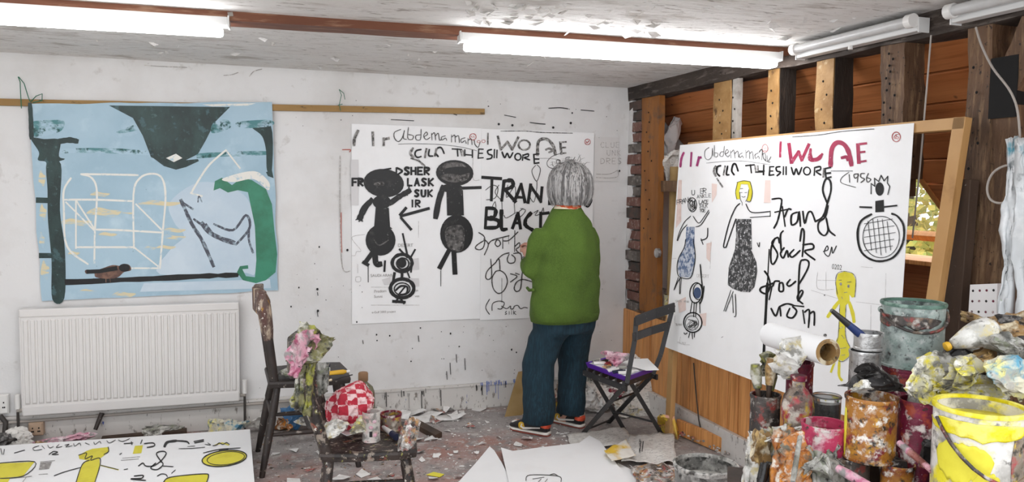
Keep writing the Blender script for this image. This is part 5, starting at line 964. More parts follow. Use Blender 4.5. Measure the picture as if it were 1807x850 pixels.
mat('cardboard', '#a58a5e', .9, layers=(('n', 7, .4, .7, '#937848', 1),)); mat('metal_black', '#2d2c2d', .45, layers=(('n', 60, .66, .72, '#8a8784', 1),)); mat('plastic_purple', '#5a2a9c', .4)
mat('glass_bottle', '#6d6a55', .2, layers=(('n', 14, .5, .62, '#3c3830', 1), ('n', 26, .6, .66, '#8c3a3e', 3))); mat('wood_cap', '#8a6a4c', .7); mat('clear_jar', '#eef0ef', .05, trans=.9); mat('blue_plastic', '#3d6b95', .5); mat('navy_plastic', '#1f2440', .4)
mat('tube_yellow', '#d9a92c', .5); mat('tube_white', '#e3e1de', .4); mat('pale_wood', '#c9ac7c', .6); mat('blue_brush', '#2a3a6b', .5); mat('dark_wood', '#4a382b', .7, layers=(('n', 8, .4, .7, '#35271d', 1, (1, 1, .2)), ('n', 50, .68, .74, '#9c948a', 3)), bump=(30, .4, .006)); mat('plastic_sheet', '#dcdfe0', .3, layers=(('n', 9, .5, .62, '#f2f3f3', 1), ('n', 14, .6, .68, '#8f9496', 7), ('n', 5, .6, .66, '#5fa3b5', 3), ('n', 7, .62, .66, '#7d9a5a', 5)), trans=.15)
def tin(c, r, h, m, label, inside='paint_black_wet', cat='tin', fill=.75, bail=None, name='paint_tin', group=None, n=28, band=None, lid=None, seed=0):
    """open tin with rolled rims, wall thickness, paint inside and optionally a bail handle"""
    c = V3(c); t = T(name, label, cat, c, group)
    obj('body', lathe([(r*.97, 0), (r, .004), (r*.985, .01), (r*.985, h-.012), (r*.985, h), (r*.95, h), (r*.94, h*fill), (0.0001, h*fill)], c, n, wob=.02, seed=seed), m, t, True)
    obj('rim', lathe([(r*.94, h-.004), (r*1.03, h-.006), (r*1.04, h), (r*1.02, h+.004), (r*.93, h+.003), (r*.94, h-.004)], c, n), band or m, t, True)
    obj('base_ring', lathe([(r*.98, 0), (r*1.025, .001), (r*1.025, .007), (r*.98, .009)], c, n), m, t, True)
    obj('paint', lathe([(.0001, h*fill+.001), (r*.6, h*fill+.003), (r*.935, h*fill+.002)], c, n), inside, t, True)
    if bail:
        ang, drop, hr = bail; u = V3((math.cos(ang), math.sin(ang), 0)); v = V3((-u.y, u.x, 0)); pts = []
        for i in range(15):
            a = math.pi*i/14; pts.append(c+u*(r*1.04*math.cos(a))+v*(hr*math.sin(a))+V3((0, 0, h-.02-drop*math.sin(a))))
        hn = obj('bail_handle', tube(pts, .0042, 8), 'tin_dark', t, True)
        for sg in (-1, 1): obj('handle_ear', ball(c+u*(r*1.02*sg)+V3((0, 0, h-.022)), (.008, .008, .01), 2), m, hn, True)
    return t
def onz(px, py, z): return on(px, py, 2, z)
def lump(name, px, py, dep, w_, h_, m, label, cat, seed, amp=.4, fr=2.2, dz=0, dy=None, sub=4, zfloor=None, Y=None):
    """crumpled piece centred on a pixel at a given depth; sizes in pixels"""
    if Y is not None: dep = (on(px, py, 1, Y)-EYE).dot(fw)
    w_ *= 1.22; h_ *= 1.18; c = dp(px, py, dep); rx = w_/2*dep/FPX; rz = h_/2*dep/FPX
    vf = crumple(c, (rx, dy or min(rx, .12), rz), seed, amp, fr, sub)
    if zfloor is not None:
        dzf = zfloor-min(v.z for v in vf[0]); vf = ([V3((v.x, v.y, max(v.z+dzf, zfloor+.001))) for v in vf[0]], vf[1])
    return solo(name, vf, m, label, cat, smooth='crease')
# ------------------------------------------------------------------ on and over the two wooden chairs
lump('paint_rag', 549, 606, 2.93, 74, 66, 'rag_olive', 'olive and white paint rag bunched over the front chair back', 'rag', 3, .35, 2.4)
lump('paint_rag', 534, 610, 2.84, 54, 46, 'rag_pink', 'pink stained rag hanging on the front chair back', 'rag', 5, .4, 2.4)
def drape(pts, nu, nv, amp, seed, th=.003):
    """hanging cloth between four px/depth corners (tl,tr,br,bl) with folds"""
    P_ = [dp(*p) for p in pts]
    def f(u, v):
        p = (P_[0]*(1-u)+P_[1]*u)*(1-v)+(P_[3]*(1-u)+P_[2]*u)*v
        return p+(rt*noise.noise(V3((u*5, v*4, seed)))+fw*(1.6*noise.noise(V3((u*7, v*3, seed+9)))+.8*(1-2*abs(noise.noise(V3((u*11, v*8, seed))))))+V3((0, 0, 1))*noise.noise(V3((u*6, v*6, seed+4))))*amp
    return sheet(f, nu, nv, th)
solo('paint_rag', drape([(530, 600, 2.84), (548, 615, 2.84), (524, 668, 2.86), (506, 660, 2.86)], 10, 16, .012, 4), 'rag_pink', 'pink tail of rag trailing off the front chair back', 'rag', smooth='all')
solo('newspaper_rag', drape([(524, 640, 2.9), (556, 632, 2.9), (546, 736, 2.92), (512, 716, 2.92)], 16, 22, .014, 6), 'rag_olive', 'stained newspaper hanging below the rags on the front chair back', 'rag', smooth='all')
solo('newspaper_rag', drape([(556, 640, 3.02), (580, 640, 3.02), (578, 690, 3.02), (562, 700, 3.02)], 12, 16, .012, 8), 'rag_grey', 'grey rag end behind the front chair back', 'rag', smooth='all')
c = qb(-.055, .03, .45)
solo('checked_cloth', crumple(qb(-.065, .02, .45)+V3((0, 0, .107)), (.10, .09, .106), 7, .3, 1.5, 5, 7), 'check_cloth', 'red and white checked cloth bundled on the front chair seat', 'cloth', smooth='crease')
bb = onz(641, 742, .45); t = T('cork_bottle', 'squat grey-green bottle with a wooden stopper on the front chair', 'bottle', bb)
obj('glass', lathe([(.046, 0), (.05, .006), (.05, .10), (.048, .125), (.04, .147), (.026, .16), (.018, .167), (.018, .187)], bb, 24), 'glass_bottle', t, True)
obj('stopper', lathe([(.019, .172), (.021, .175), (.021, .205), (.018, .21)], bb, 16), 'wood_cap', t, True)
bc = onz(655, 777, .45); t = tin(bc, .035, .115, 'tin_white', 'white food tin with pink print and barcode on the front chair', 'rag_dark', fill=.8)
k_ = []
for i in range(9):
    a = -1.9+i*.035; u = V3((math.cos(a), math.sin(a), 0)); s_ = V3((-u.y, u.x, 0)); p = bc+u*.0362+V3((0, 0, .025)); k_.append(beam(p, p+V3((0, 0, .022)), .0006+.0006*(i % 3), .0008, u))
obj('barcode', join(*k_), 'ink_black', t, kind='stuff')
for a, z_ in ((-1.75, .062), (-1.35, .085), (-1.3, .03)): obj('pink_print', ball(bc+V3((math.cos(a)*.034, math.sin(a)*.034, z_)), (.009, .003, .008), 2), 'rag_pink', t, True)
tin(onz(690, 757, .45), .043, .065, 'tin_mixed', 'low tin with dark red paint behind the white food tin', 'paint_maroon_wet', fill=.7, band='tin_crimson')
a = onz(700, 778, .45)+V3((0, 0, .016)); b = onz(676, 762, .45)+V3((0, 0, .022))
t = T('paint_brush', 'paint brush with a navy tip lying on the front chair edge', 'brush', a); obj('handle', tube([a+(b-a)*.35, b], [.012, .007], 10), 'tube_white', t, True); obj('tip', tube([a, a+(b-a)*.35], [.014, .013], 12), 'navy_plastic', t, True)
lump('crumpled_rag', 722, 764, 3.0, 34, 50, 'debris_mix', 'crusted multicoloured rag at the front chair corner', 'rag', 12, .45, 2.8)
lump('crumpled_rag', 590, 757, 3.02, 44, 26, 'rag_white', 'white rag beside the front chair post', 'rag', 14, .4, 2.5, dy=.05)
lump('crumpled_rag', 632, 752, 2.98, 26, 30, 'rag_yellow', 'yellow stained wad between the checked cloth and the white tin', 'rag', 15, .35, 2.4)
flat('paper_card', [(600, 762), (616, 748), (634, 762), (612, 768)], .475, 'small white card on the front chair under the checked cloth', 'paper', 'paper', .002)
tb = onz(596, 662, .475); t = T('paint_tube', 'yellow paint tube on the rear chair seat', 'paint tube', tb); obj('tube', tube([tb+V3((-.05, 0, .014)), tb+V3((.03, .01, .014)), tb+V3((.045, .012, .014))], [(.012, .004), .013, .007], 12), 'tube_yellow', t, True); obj('cap', tube([tb+V3((.045, .012, .014)), tb+V3((.062, .014, .014))], .008, 10), 'tube_white', t, True)
tb = onz(590, 668, .475)+V3((-.03, .1, 0)); t = T('ink_pot', 'small white pot with a navy lid on the rear chair seat', 'pot', tb); obj('pot', lathe([(.018, 0), (.02, .004), (.02, .035), (.016, .04)], tb, 16), 'tube_white', t, True); obj('lid', lathe([(.018, .04), (.02, .042), (.02, .058), (.016, .06)], tb, 16), 'navy_plastic', t, True)
a = onz(585, 672, .475)+V3((0, 0, .006)); b = onz(622, 665, .475)+V3((.0, 0, .012)); t = T('paint_brush', 'thin dark brush jutting off the rear chair seat', 'brush', a); obj('handle', tube([a, b], [.005, .003], 8), 'metal_black', t, True); obj('bristles', tube([a+(a-b)*.18, a], [.004, .007], 8), 'rag_brown', t, True)
lump('crumpled_rag', 514, 664, 4.02, 38, 18, 'rag_grey', 'grey paint rag lying on the rear chair seat', 'rag', 21, .4, 2.4, zfloor=.472)
# ------------------------------------------------------------------ folding metal chair with a tray
zs = .425
fN, fL, fF, fR = onz(1106, 676, zs), onz(1030, 648, zs), onz(1092, 632, zs), onz(1160, 656, zs)
fc = T('folding_chair', 'black folding metal chair holding a purple tray beside the person', 'chair', (fN+fF)/2*1-V3((0, 0, zs)))
A, B_, Cc, D_ = onz(1029, 764, 0), onz(1101, 757, 0), onz(1170, 770, 0), onz(1073, 746, 0)
dpt = lambda p: (p-EYE).dot(fw)
tA, tC = dp(1123, 560, dpt(fN)+.02), dp(1188, 538, dpt(fR)+.02)
bmw = .024
obj('rear_leg', join(beam(A, fN, bmw, .012, fw), beam(fN, dp(1120, 600, dpt(fN)+.01), bmw, .012, fw), beam(dp(1120, 600, dpt(fN)+.01), tA, bmw, .012, fw)), 'metal_black', fc)
obj('rear_leg', join(beam(D_, dp(1152, 660, dpt(fR)), bmw, .012, fw), beam(dp(1152, 660, dpt(fR)), dp(1166, 625, dpt(fR)), bmw, .012, fw), beam(dp(1166, 625, dpt(fR)), tC, bmw, .012, fw)), 'metal_black', fc)
obj('front_leg', beam(fL+V3((.03, 0, -.01)), B_, bmw, .012, fw), 'metal_black', fc); obj('front_leg', beam(dp(1113, 675, dpt(fN)+.2), Cc, bmw, .012, fw), 'metal_black', fc)
obj('cross_bar', tube([(A*.35+fN*.65), (D_*.35+fR*.65)], .006, 8), 'metal_black', fc, True); obj('cross_bar', tube([(B_*.7+fL*.3), (Cc*.7+fN*.3)], .006, 8), 'metal_black', fc, True); obj('cross_bar', tube([A*.92+fN*.08, D_*.92+fR*.08], .006, 8), 'metal_black', fc, True)
for (p0, p1, hh) in (((1122, 566), (1190, 542), .055), ((1117, 595), (1180, 574), .045)):
    a = dp(p0[0], p0[1], dpt(fN)-.01); b = dp(p1[0], p1[1], dpt(fR)-.01); m_ = (a+b)/2+fw*.02
    obj('back_slat', join(beam(a, m_, .012, hh, (0, 0, 1)), beam(m_, b, .012, hh, (0, 0, 1))), 'metal_black', fc, bevel=.003)
for i in range(6):
    a = fN*(1-(i+.5)/6)+fL*((i+.5)/6); b = fR*(1-(i+.5)/6)+fF*((i+.5)/6); obj('seat_slat', beam(a+V3((0, 0, -.012)), b+V3((0, 0, -.012)), .028 if i else .034, .012, (1, 0, 0)), 'metal_black', fc, bevel=.002)
obj('seat_rail', beam(fN+V3((0, 0, -.03)), fL+V3((0, 0, -.03)), .012, .03, (0, 0, 1)), 'metal_black', fc); obj('seat_rail', beam(fR+V3((0, 0, -.03)), fF+V3((0, 0, -.03)), .012, .03, (0, 0, 1)), 'metal_black', fc)
tray = T('plastic_tray', 'purple plastic tray of drawing things on the folding chair', 'tray', (fN+fF)/2)
cc = (fN+fL+fF+fR)/4; rim = [cc+(p-cc)*.95+V3((0, 0, .03)) for p in (fN, fR, fF, fL)]; low = [cc+(p-cc)*.89+V3((0, 0, .002)) for p in (fN, fR, fF, fL)]
inn = [cc+(p-cc)*.90+V3((0, 0, .03)) for p in (fN, fR, fF, fL)]; inl = [cc+(p-cc)*.86+V3((0, 0, .006)) for p in (fN, fR, fF, fL)]
obj('tray_shell', (rim+low+inn+inl, [(i, (i+1) % 4, 4+(i+1) % 4, 4+i) for i in range(4)]+[(i, 8+i, 8+(i+1) % 4, (i+1) % 4) for i in range(4)]+[(8+i, 12+i, 12+(i+1) % 4, 8+(i+1) % 4) for i in range(4)]+[(12, 13, 14, 15), (7, 6, 5, 4)]), 'plastic_purple', tray)
obj('liner', ([cc+(p-cc)*.88+V3((0, 0, .022)) for p in (fN, fR, fF, fL)]+[cc+(p-cc)*.88+V3((0, 0, .025)) for p in (fN, fR, fF, fL)], [(0, 3, 2, 1), (4, 5, 6, 7), (0, 1, 5, 4), (1, 2, 6, 5), (2, 3, 7, 6), (3, 0, 4, 7)]), 'paper', tray)
lump('paint_rag', 1086, 630, dpt(cc), 46, 26, 'rag_pink', 'pink and grey rag heaped in the purple tray', 'rag', 31, .4, 2.6, dy=.06)
flat('paper_sheet', [(1112, 645), (1118, 633), (1143, 632), (1163, 652), (1140, 653)], zs+.045, 'white paper sheet overhanging the purple tray', 'paper', 'paper', .002)
tz = zs+.036; rr = random.Random(21)
for i, (x, y_, m_) in enumerate(((1060, 640, 'tube_white'), (1072, 646, 'rag_orange'), (1082, 652, 'tube_white'), (1092, 655, 'navy_plastic'), (1104, 657, 'tube_white'), (1068, 636, 'rag_dark'), (1052, 636, 'rag_grey'), (1098, 648, 'rag_grey'), (1115, 655, 'tube_white'), (1078, 640, 'tin_mixed'))):
    p = onz(x, y_, tz); a = rr.uniform(-.5, .9); d_ = V3((math.cos(a), math.sin(a), 0))
    t = T('paint_tube', ['white paint tube at the left of the purple tray', 'orange-stained tube in the purple tray', 'white tube near the tray front edge', 'navy capped tube at the tray front', 'white tube by the tray near corner', 'dark crayon tube at the tray back', 'grey tube at the far left of the tray', 'grey tube in the middle of the tray', 'white tube beside the chair post in the tray', 'mixed colour tube beside the pink rag'][i], 'paint tube', p, 'tubes in the purple tray')
    obj('tube', tube([p-d_*.04, p+d_*.02, p+d_*.03], [(.010, .003), .010, .006], 10), m_, t, True); obj('cap', tube([p+d_*.03, p+d_*.043], .006, 8), 'navy_plastic' if i % 2 else 'tube_white', t, True)
# ------------------------------------------------------------------ along the walls and on the floor
def leaning(name, pts, Y0, Y1, m, label, cat, th=.006):
    """board leaning on the back wall: px outline, foot at Y0, head at Y1"""
    lo = max(p[1] for p in pts); hi = min(p[1] for p in pts)
    V = [on(x, y_, 1, Y0+(Y1-Y0)*(lo-y_)/(lo-hi)) for x, y_ in pts]; n_ = len(V); V = V+[v+V3((0, th, 0)) for v in V]
    return solo(name, (V, [tuple(range(n_)), tuple(range(2*n_-1, n_-1, -1))]+[(i, i+n_, (i+1) % n_+n_, (i+1) % n_) for i in range(n_)]), m, label, cat)
leaning('cardboard_sheet', [(890, 738), (915, 656), (927, 654), (934, 690), (985, 700), (985, 742)], 4.66, 4.88, 'cardboard', 'torn brown cardboard leaning on the wall behind the trousers', 'cardboard')
lump('crumpled_newspaper', 1056, 724, 4.7, 60, 50, 'crumple_paper', 'crumpled newspaper heaped under the folding chair, left', 'newspaper', 41, .8, 3, zfloor=0, dy=.09, Y=4.62)
lump('crumpled_newspaper', 1104, 706, 4.6, 56, 78, 'crumple_paper', 'crumpled newspaper pile in the corner behind the folding chair', 'newspaper', 43, .8, 3, zfloor=0, dy=.07, Y=4.66)
lump('crumpled_newspaper', 1112, 748, 4.4, 60, 26, 'rag_white', 'white crumpled paper on the floor under the folding chair', 'paper', 44, .8, 3, zfloor=0, dy=.05, Y=4.46)
leaning('paper_sheet', [(1118, 752), (1112, 690), (1148, 672), (1158, 690), (1152, 756)], 4.42, 4.52, 'newsprint', 'newspaper sheet standing against the right wall behind the folding chair', 'newspaper', .003)
lump('paint_rag', 1090, 700, 4.6, 30, 26, 'tin_crimson', 'small red-brown wad under the folding chair', 'rag', 46, .4, 2.4, Y=4.62)
lump('paint_rag', 986, 690, 4.8, 26, 50, 'tin_mixed', 'red and dark wad on the floor behind the trouser legs', 'rag', 47, .4, 2.4, zfloor=0, Y=4.72)
lump('plastic_bag', 1035, 690, 4.75, 40, 50, 'rag_grey', 'grey plastic bag by the wall right of the person', 'bag', 48, .4, 2.4, zfloor=0, Y=4.76)
solo('paint_palette', hexa([onz(1160, 757, .0), onz(1196, 776, .0), onz(1200, 770, .0), onz(1168, 750, .0), dp(1160, 735, 4.62), dp(1186, 738, 4.6), dp(1190, 734, 4.6), dp(1165, 730, 4.62)]), 'palette_paint', 'yellow and pink painted card leaning beside the canvas prop', 'card')
solo('floor_plank', beam(on(1196, 752, 2, .05), on(1310, 800, 2, .05), .025, .09, (0, 0, 1), 6, .002, 5), 'dado_wood', 'orange wooden plank lying along the right skirting with crumbs of paint', 'plank', bevel=.003)
rr = random.Random(31); dbr = []
for i in range(150):
    t_ = rr.random(); p = onz(1196+t_*120+rr.uniform(-14, 26), 748+t_*52+rr.uniform(-8, 14), .035); dbr.append(crumple(p, (rr.uniform(.005, .014),)*2+(rr.uniform(.004, .009),), i, .3, 2, 1))
obj_d = solo('paint_crumbs', join(*dbr), 'debris_mix', 'crumbs of dried paint scattered along the plank', 'debris'); obj_d['kind'] = 'stuff'
t = T('cable_drop', 'thin dark cable hanging down the boarded wall under the canvas', 'cable', on(1240, 775, 0, WR-.05)); obj('cable', tube([on(1224, 640, 0, WR-.03), on(1228, 690, 0, WR-.035), on(1233, 740, 0, WR-.05), on(1240, 775, 0, WR-.06)], .004, 6), 'dark_cable', t, True)
# newspapers spread before the folding chair
def paper_heap(name, pts, z, label, cat, m, seed, amp=.02):
    V, F = [], []; P_ = [onz(x, y_, z) for x, y_ in pts]
    def f(u, v):
        p = (P_[0]*(1-u)+P_[1]*u)*(1-v)+(P_[3]*(1-u)+P_[2]*u)*v
        return p+V3((noise.noise(V3((u*3, v*3, seed)))*amp*.8, noise.noise(V3((u*3, v*3, seed+5)))*amp*.8, amp*(1+noise.noise(V3((u*4, v*4, seed+2)))+.5*noise.noise(V3((u*9, v*9, seed))))))
    return solo(name, sheet(f, 16, 14, -.002), m, label, cat, smooth='all')
mat('news_yellow', '#e0b83a', .8, layers=(('n', 4, .5, .6, '#e9e4da', 1), ('n', 5, .6, .64, '#c25a7d', 3)))
paper_heap('newspaper', [(1000, 770), (1100, 754), (1122, 782), (1010, 800)], .004, 'open newspaper page on the floor at the chair feet', 'newspaper', 'newsprint', 3, .012)
paper_heap('newspaper', [(1112, 770), (1188, 768), (1194, 822), (1096, 818)], .018, 'larger newspaper sheet with headline left of the floor bucket', 'newspaper', 'newsprint', 5, .016)
paper_heap('magazine_page', [(1066, 796), (1105, 776), (1122, 805), (1080, 815)], .05, 'yellow and pink magazine page on the newspapers', 'magazine', 'news_yellow', 7, .006)
paper_heap('newspaper', [(1110, 826), (1200, 824), (1215, 870), (1130, 870)], .006, 'crumpled paper strips in front of the newspapers', 'newspaper', 'debris_mix', 9, .02)
P_ = Plane((0, 0, .062), (0, 0, 1)); hl = Ink(P_.at).crop(0, 0, 1); hl.st(2.5, [(1131, 779), (1129, 796)], [(1135, 779), (1133, 796)]).txt('ADVICE', 1128, 775, 4, 1, 0, 1.0)
hd_ = bpy.data.objects['newspaper.001']; hl.done('headline', 'ink_thin', hd_)
# torn scraps on the floor: each one a thing
rr = random.Random(77)
spots = [(830, 752, 22), (762, 775, 18), (735, 776, 20), (770, 805, 12), (840, 800, 10), (805, 798, 8), (640, 836, 24), (665, 848, 22), (520, 795, 18), (545, 828, 26), (600, 845, 30), (710, 735, 26), (735, 730, 30), (760, 735, 30), (785, 738, 26), (745, 742, 26), (725, 745, 20), (800, 733, 18), (775, 728, 22), (755, 724, 20), (845, 720, 30), (868, 714, 16), (815, 726, 14), (900, 800, 20), (930, 775, 18), (915, 785, 16), (655, 800, 8), (690, 838, 14), (745, 812, 12), (765, 845, 18), (500, 768, 16), (485, 800, 14), (850, 783, 10), (880, 772, 8), (790, 760, 12), (715, 760, 14), (735, 795, 26), (700, 775, 16), (520, 850, 30), (560, 800, 12), (630, 810, 8), (810, 842, 14), (940, 760, 8), (985, 765, 8), (480, 735, 16), (470, 750, 18), (610, 812, 10), (860, 745, 8), (900, 755, 6), (755, 760, 10), (722, 726, 22), (742, 720, 20), (790, 725, 20), (806, 738, 18), (768, 742, 22), (712, 726, 16)]
names = {6: 'long curved white scrap with black marks near the front chair', 0: 'white torn scrap alone on the red floor before the cardboard', 20: 'long white paper strip curling by the skirting left of the cardboard', 10: 'pale scrap tip at the bottom edge beside the front chair leg'}
for i, (x, y_, s_) in enumerate(spots):
    p = onz(x, y_, .004); r_ = s_*(.5 if not (10 < i < 25 or i > 49) else .62)*dpt(p)/FPX; n_ = rr.randint(4, 7); V = []; a0 = rr.uniform(0, 6); el = rr.uniform(.45, 1)*(1 if i != 20 else .5); ta = rr.uniform(0, 3.14)
    for q in range(n_):
        a = a0+q*6.283/n_+rr.uniform(-.3, .3); u = math.cos(a)*r_*rr.uniform(.75, 1.35); v = math.sin(a)*r_*el*rr.uniform(1.0, 1.9)
        V.append(p+V3((u*math.cos(ta)-v*math.sin(ta), u*math.sin(ta)+v*math.cos(ta), rr.choice([0, 0, .004, .015, .03 if (10 < i < 25 or i > 49) else .01]))))
    V = V+[v_-V3((0, 0, .0015)) for v_ in V]; F = [tuple(range(n_)), tuple(range(2*n_-1, n_-1, -1))]+[(k2, k2+n_, (k2+1) % n_+n_, (k2+1) % n_) for k2 in range(n_)]
    lab = names.get(i) or ('torn white paper scrap in the drift of scraps by the skirting' if (10 < i < 25 or i > 49) else ('small torn paper scrap on the floor ' + ('between the yellow drawing and the front chair' if x < 560 else 'under and around the front chair' if x < 722 else 'before the person\'s shoes and the blank sheets' if x > 838 else 'in the open middle of the floor, ' + ('far half' if y_ < 790 else 'near half'))))
    solo('paper_scrap', (V, F), 'paper_scrap' if i % 9 else 'debris_mix', lab, 'scrap', 'scraps drifted by the skirting' if (10 < i < 25 or i > 49) and i not in names else ('loose scraps on the floor' if i not in names else None))
flat('yellow_scrap', [(752, 837), (765, 832), (784, 836), (776, 841)], .006, 'small yellow-green paper sliver on the floor near the blank sheets', 'scrap', 'paint_yellow', .002)
flat('wood_offcut', [(722, 742), (735, 738), (780, 762), (768, 767)], .03, 'dark brown board offcut lying on the scraps beside the front chair', 'offcut', 'dark_wood', .03)
rr = random.Random(5); dbr = []
for i in range(420):
    x = rr.uniform(455, 1010); y_ = rr.uniform(705, 850); p = onz(x, y_, .003)
    if p.y > BK-.05: continue
    s_ = rr.choice([.003, .004, .006, .009]); dbr.append(crumple(p, (s_*rr.uniform(.6, 1.6), s_*rr.uniform(.6, 1.6), .003), i, .3, 2, 1))
t = solo('floor_crumbs', join(*[d_ for d_ in dbr if d_[0][0].x < .95]), 'debris_mix', 'specks and crumbs of dried paint strewn over the floor round the chairs', 'debris'); t['kind'] = 'stuff'
t = solo('white_crumbs', join(*[d_ for d_ in dbr if d_[0][0].x >= .95]), 'paper_scrap', 'tiny white paper specks strewn over the floor by the person', 'debris'); t['kind'] = 'stuff'
# litter below and beside the radiator
for i, (x, y_, d_, w_, h_, m_, lab) in enumerate(((30, 765, 4.55, 44, 40, 'newsprint', 'crumpled newspaper wad under the left wall socket'), (110, 768, 4.75, 90, 30, 'rag_pink', 'pinkish plastic crumple under the radiator'), (290, 765, 4.7, 60, 24, 'rag_grey', 'grey crumpled plastic under the radiator, right side'), (405, 752, 4.6, 60, 26, 'rag_blue', 'blue and cream crumpled paper at the drawing corner'), (462, 735, 4.7, 50, 34, 'newsprint', 'crumpled newspaper between the radiator and rear chair'), (520, 725, 4.65, 40, 40, 'blue_plastic', 'blue plastic wad under the rear chair'), (500, 755, 4.5, 40, 20, 'rag_orange', 'orange-red paper wad under the rear chair'), (540, 745, 4.5, 50, 30, 'rag_white', 'white paper wad right of the rear chair legs'), (8, 770, 4.5, 30, 40, 'rag_dark', 'dark bag corner at the left picture edge'), (590, 735, 4.7, 50, 30, 'newsprint', 'newspaper wad by the skirting behind the front chair'), (68, 772, 4.65, 30, 24, 'rag_brown', 'brown paper wad under the old socket'), (660, 715, 4.75, 40, 22, 'rag_white', 'white wad by the skirting behind the cork bottle'))):
    lump('crumpled_litter', x, y_, d_, w_, h_, m_, lab, 'litter', 60+i, .42, 2.3, dy=.07, zfloor=0, Y=4.78 if x < 700 and y_ < 768 else 4.7)
solo('skirting_stick', tube([on(180, 728, 1, BK-.06), on(168, 758, 1, BK-.09)], [.013, .011], 8), 'chair_dark', 'dark paint-crusted stick leaning under the radiator', 'stick', smooth=True)
solo('floor_plank', beam(onz(180, 790, .0)+V3((0, 0, .03)), onz(330, 775, .0)+V3((0, 0, .03)), .05, .06, (0, 0, 1)), 'dark_wood', 'brown board on edge along the floor under the radiator', 'plank')
splat('tin_bucket', '#7d7c78', ['#4b4a47', '#b5b3ae', '#2f2e2c', '#a5a39e'])
# ================================================================== the loaded table at the right
TU = V3((.55, .835, 0)).normalized(); TV = V3((TU.y, -TU.x, 0)); TF = V3((1.44, 2.10, 0)); ZT = .58
def tp(v, u, z): return TF+TV*v+TU*u+V3((0, 0, z))
def tbox(v0, v1, u0, u1, z0, z1): return hexa([tp(v0, u0, z0), tp(v1, u0, z0), tp(v1, u1, z0), tp(v0, u1, z0), tp(v0, u0, z1), tp(v1, u0, z1), tp(v1, u1, z1), tp(v0, u1, z1)])
tb = T('work_table', 'dark low work table buried under paint tins and rags', 'table', tp(.5, -.45, 0))
for i in range(6): obj('table_plank', tbox(0, 1.0, -.9+.15*i, -.9+.15*i+.147, ZT-.03, ZT), 'dark_wood', tb, bevel=.003)
for v in (.05, .95):
    for u in (-.85, -.05): obj('leg', tbox(v-.03, v+.03, u-.03, u+.03, 0, ZT-.03), 'dark_wood', tb)
obj('apron', tbox(.05, .95, -.06, -.03, ZT-.11, ZT-.03), 'dark_wood', tb); obj('apron', tbox(.05, .95, -.87, -.84, ZT-.11, ZT-.03), 'dark_wood', tb)
def crate(v0, v1, u0, u1, z0, z1, label, m='dark_wood', nm='wooden_crate'):
    t = T(nm, label, 'crate', tp((v0+v1)/2, (u0+u1)/2, z0)); e = .012
    for a in ((v0, v1, u0, u0+e), (v0, v1, u1-e, u1), (v0, v0+e, u0+e, u1-e), (v1-e, v1, u0+e, u1-e)): obj('side_board', tbox(*a, z0, z1-e), m, t, bevel=.002)
    obj('lid_board', tbox(v0-.004, v1+.004, u0-.004, u1+.004, z1-e, z1), m, t, bevel=.002)
crate(.09, .43, -.215, -.02, ZT, .715, 'low wooden crate under the rags, bottle and brush jar')
crate(.44, .72, -.24, -.02, ZT, .715, 'low wooden crate under the green tin stack')
crate(.60, .98, -.56, -.26, ZT, .90, 'tall brown box under the crumpled papers at the right', 'dark_wood')
crate(.40, .66, -.86, -.62, ZT, .755, 'brown box under the big yellow tin', 'dark_wood')
def tin_px(cx, ry, w_, d, base, m, label, **kw):
    p = dp(cx, ry, d); r = w_/2*d/FPX; return tin((p.x, p.y, base), r, p.z-base, m, label, **kw), V3((p.x, p.y, base)), r, p.z
yt, yc, yr_, yz = tin_px(1729, 716, 146, 1.75, .757, 'tin_yellow', 'large white tin running with yellow paint at the right front', inside='paint_yellow_wet', band='paint_yellow_wet', fill=.86, bail=(-.35+math.pi, .115, .118), name='paint_tin')
# thick yellow run down the front
def patch(c, r, h0, h1, a0, a1, m, par, seed, k=1.012):
    V, F = [], []; n_, m_ = 18, 10
    for i in range(n_+1):
        a = a0+(a1-a0)*i/n_; en = max(.03, 1-abs(2*i/n_-1)**5); md = h0*.35+h1*.65; lo = md+(h0-md)*en*(1+.5*noise.noise(V3((i*.45, seed, 0)))); lo = max(.004, lo); hi = md+(h1-md)*en*(1+.25*noise.noise(V3((i*.6, seed, 5))))
        for j in range(m_+1):
            z = lo+(hi-lo)*j/m_; V.append(c+V3((math.cos(a)*r*k, math.sin(a)*r*k, z)))
    for i in range(n_):
        for j in range(m_): q = i*(m_+1)+j; F.append((q, q+m_+1, q+m_+2, q+1))
    o = obj('paint_run', (V, F), m, par, 'all'); sd = o.modifiers.new('th', 'SOLIDIFY'); sd.thickness = .002; return o
fa = math.atan2(-yc.y, -yc.x)
patch(yc, yr_, .01, .19, fa+.75, fa+1.5, 'tin_mixed', yt, 12)
patch(yc, yr_, .07, .155, fa-1.0, fa+.35, 'paint_yellow', yt, 3); patch(yc, yr_, .0, .10, fa-.1, fa+.55, 'paint_yellow', yt, 8); patch(yc, yr_, .17, .205, fa-1.4, fa+1.3, 'paint_yellow_wet', yt, 5, 1.02)
gt, gc, gr, gz = tin_px(1612, 534, 104, 2.25, .957, 'tin_green', 'grey-green crusted tin on top of the stack before the skylight', inside='paint_green_wet', fill=.85, bail=(2.6, .05, .1), band='paint_green_wet')
patch(gc, gr, .118, .150, math.atan2(-gc.y, -gc.x)-1.7, math.atan2(-gc.y, -gc.x)+1.0, 'tin_dark', gt, 6, 1.015)
tin((gc.x, gc.y, .717), gr*.9, .236, 'tin_crimson', 'maroon spattered tin under the grey-green tin', inside='paint_maroon_wet')
tin_px(1622, 706, 66, 2.02, .70, 'tin_crimson', 'tall crimson tin left of the yellow tin', inside='paint_black_wet', fill=.8, band='tin_crimson', n=24)
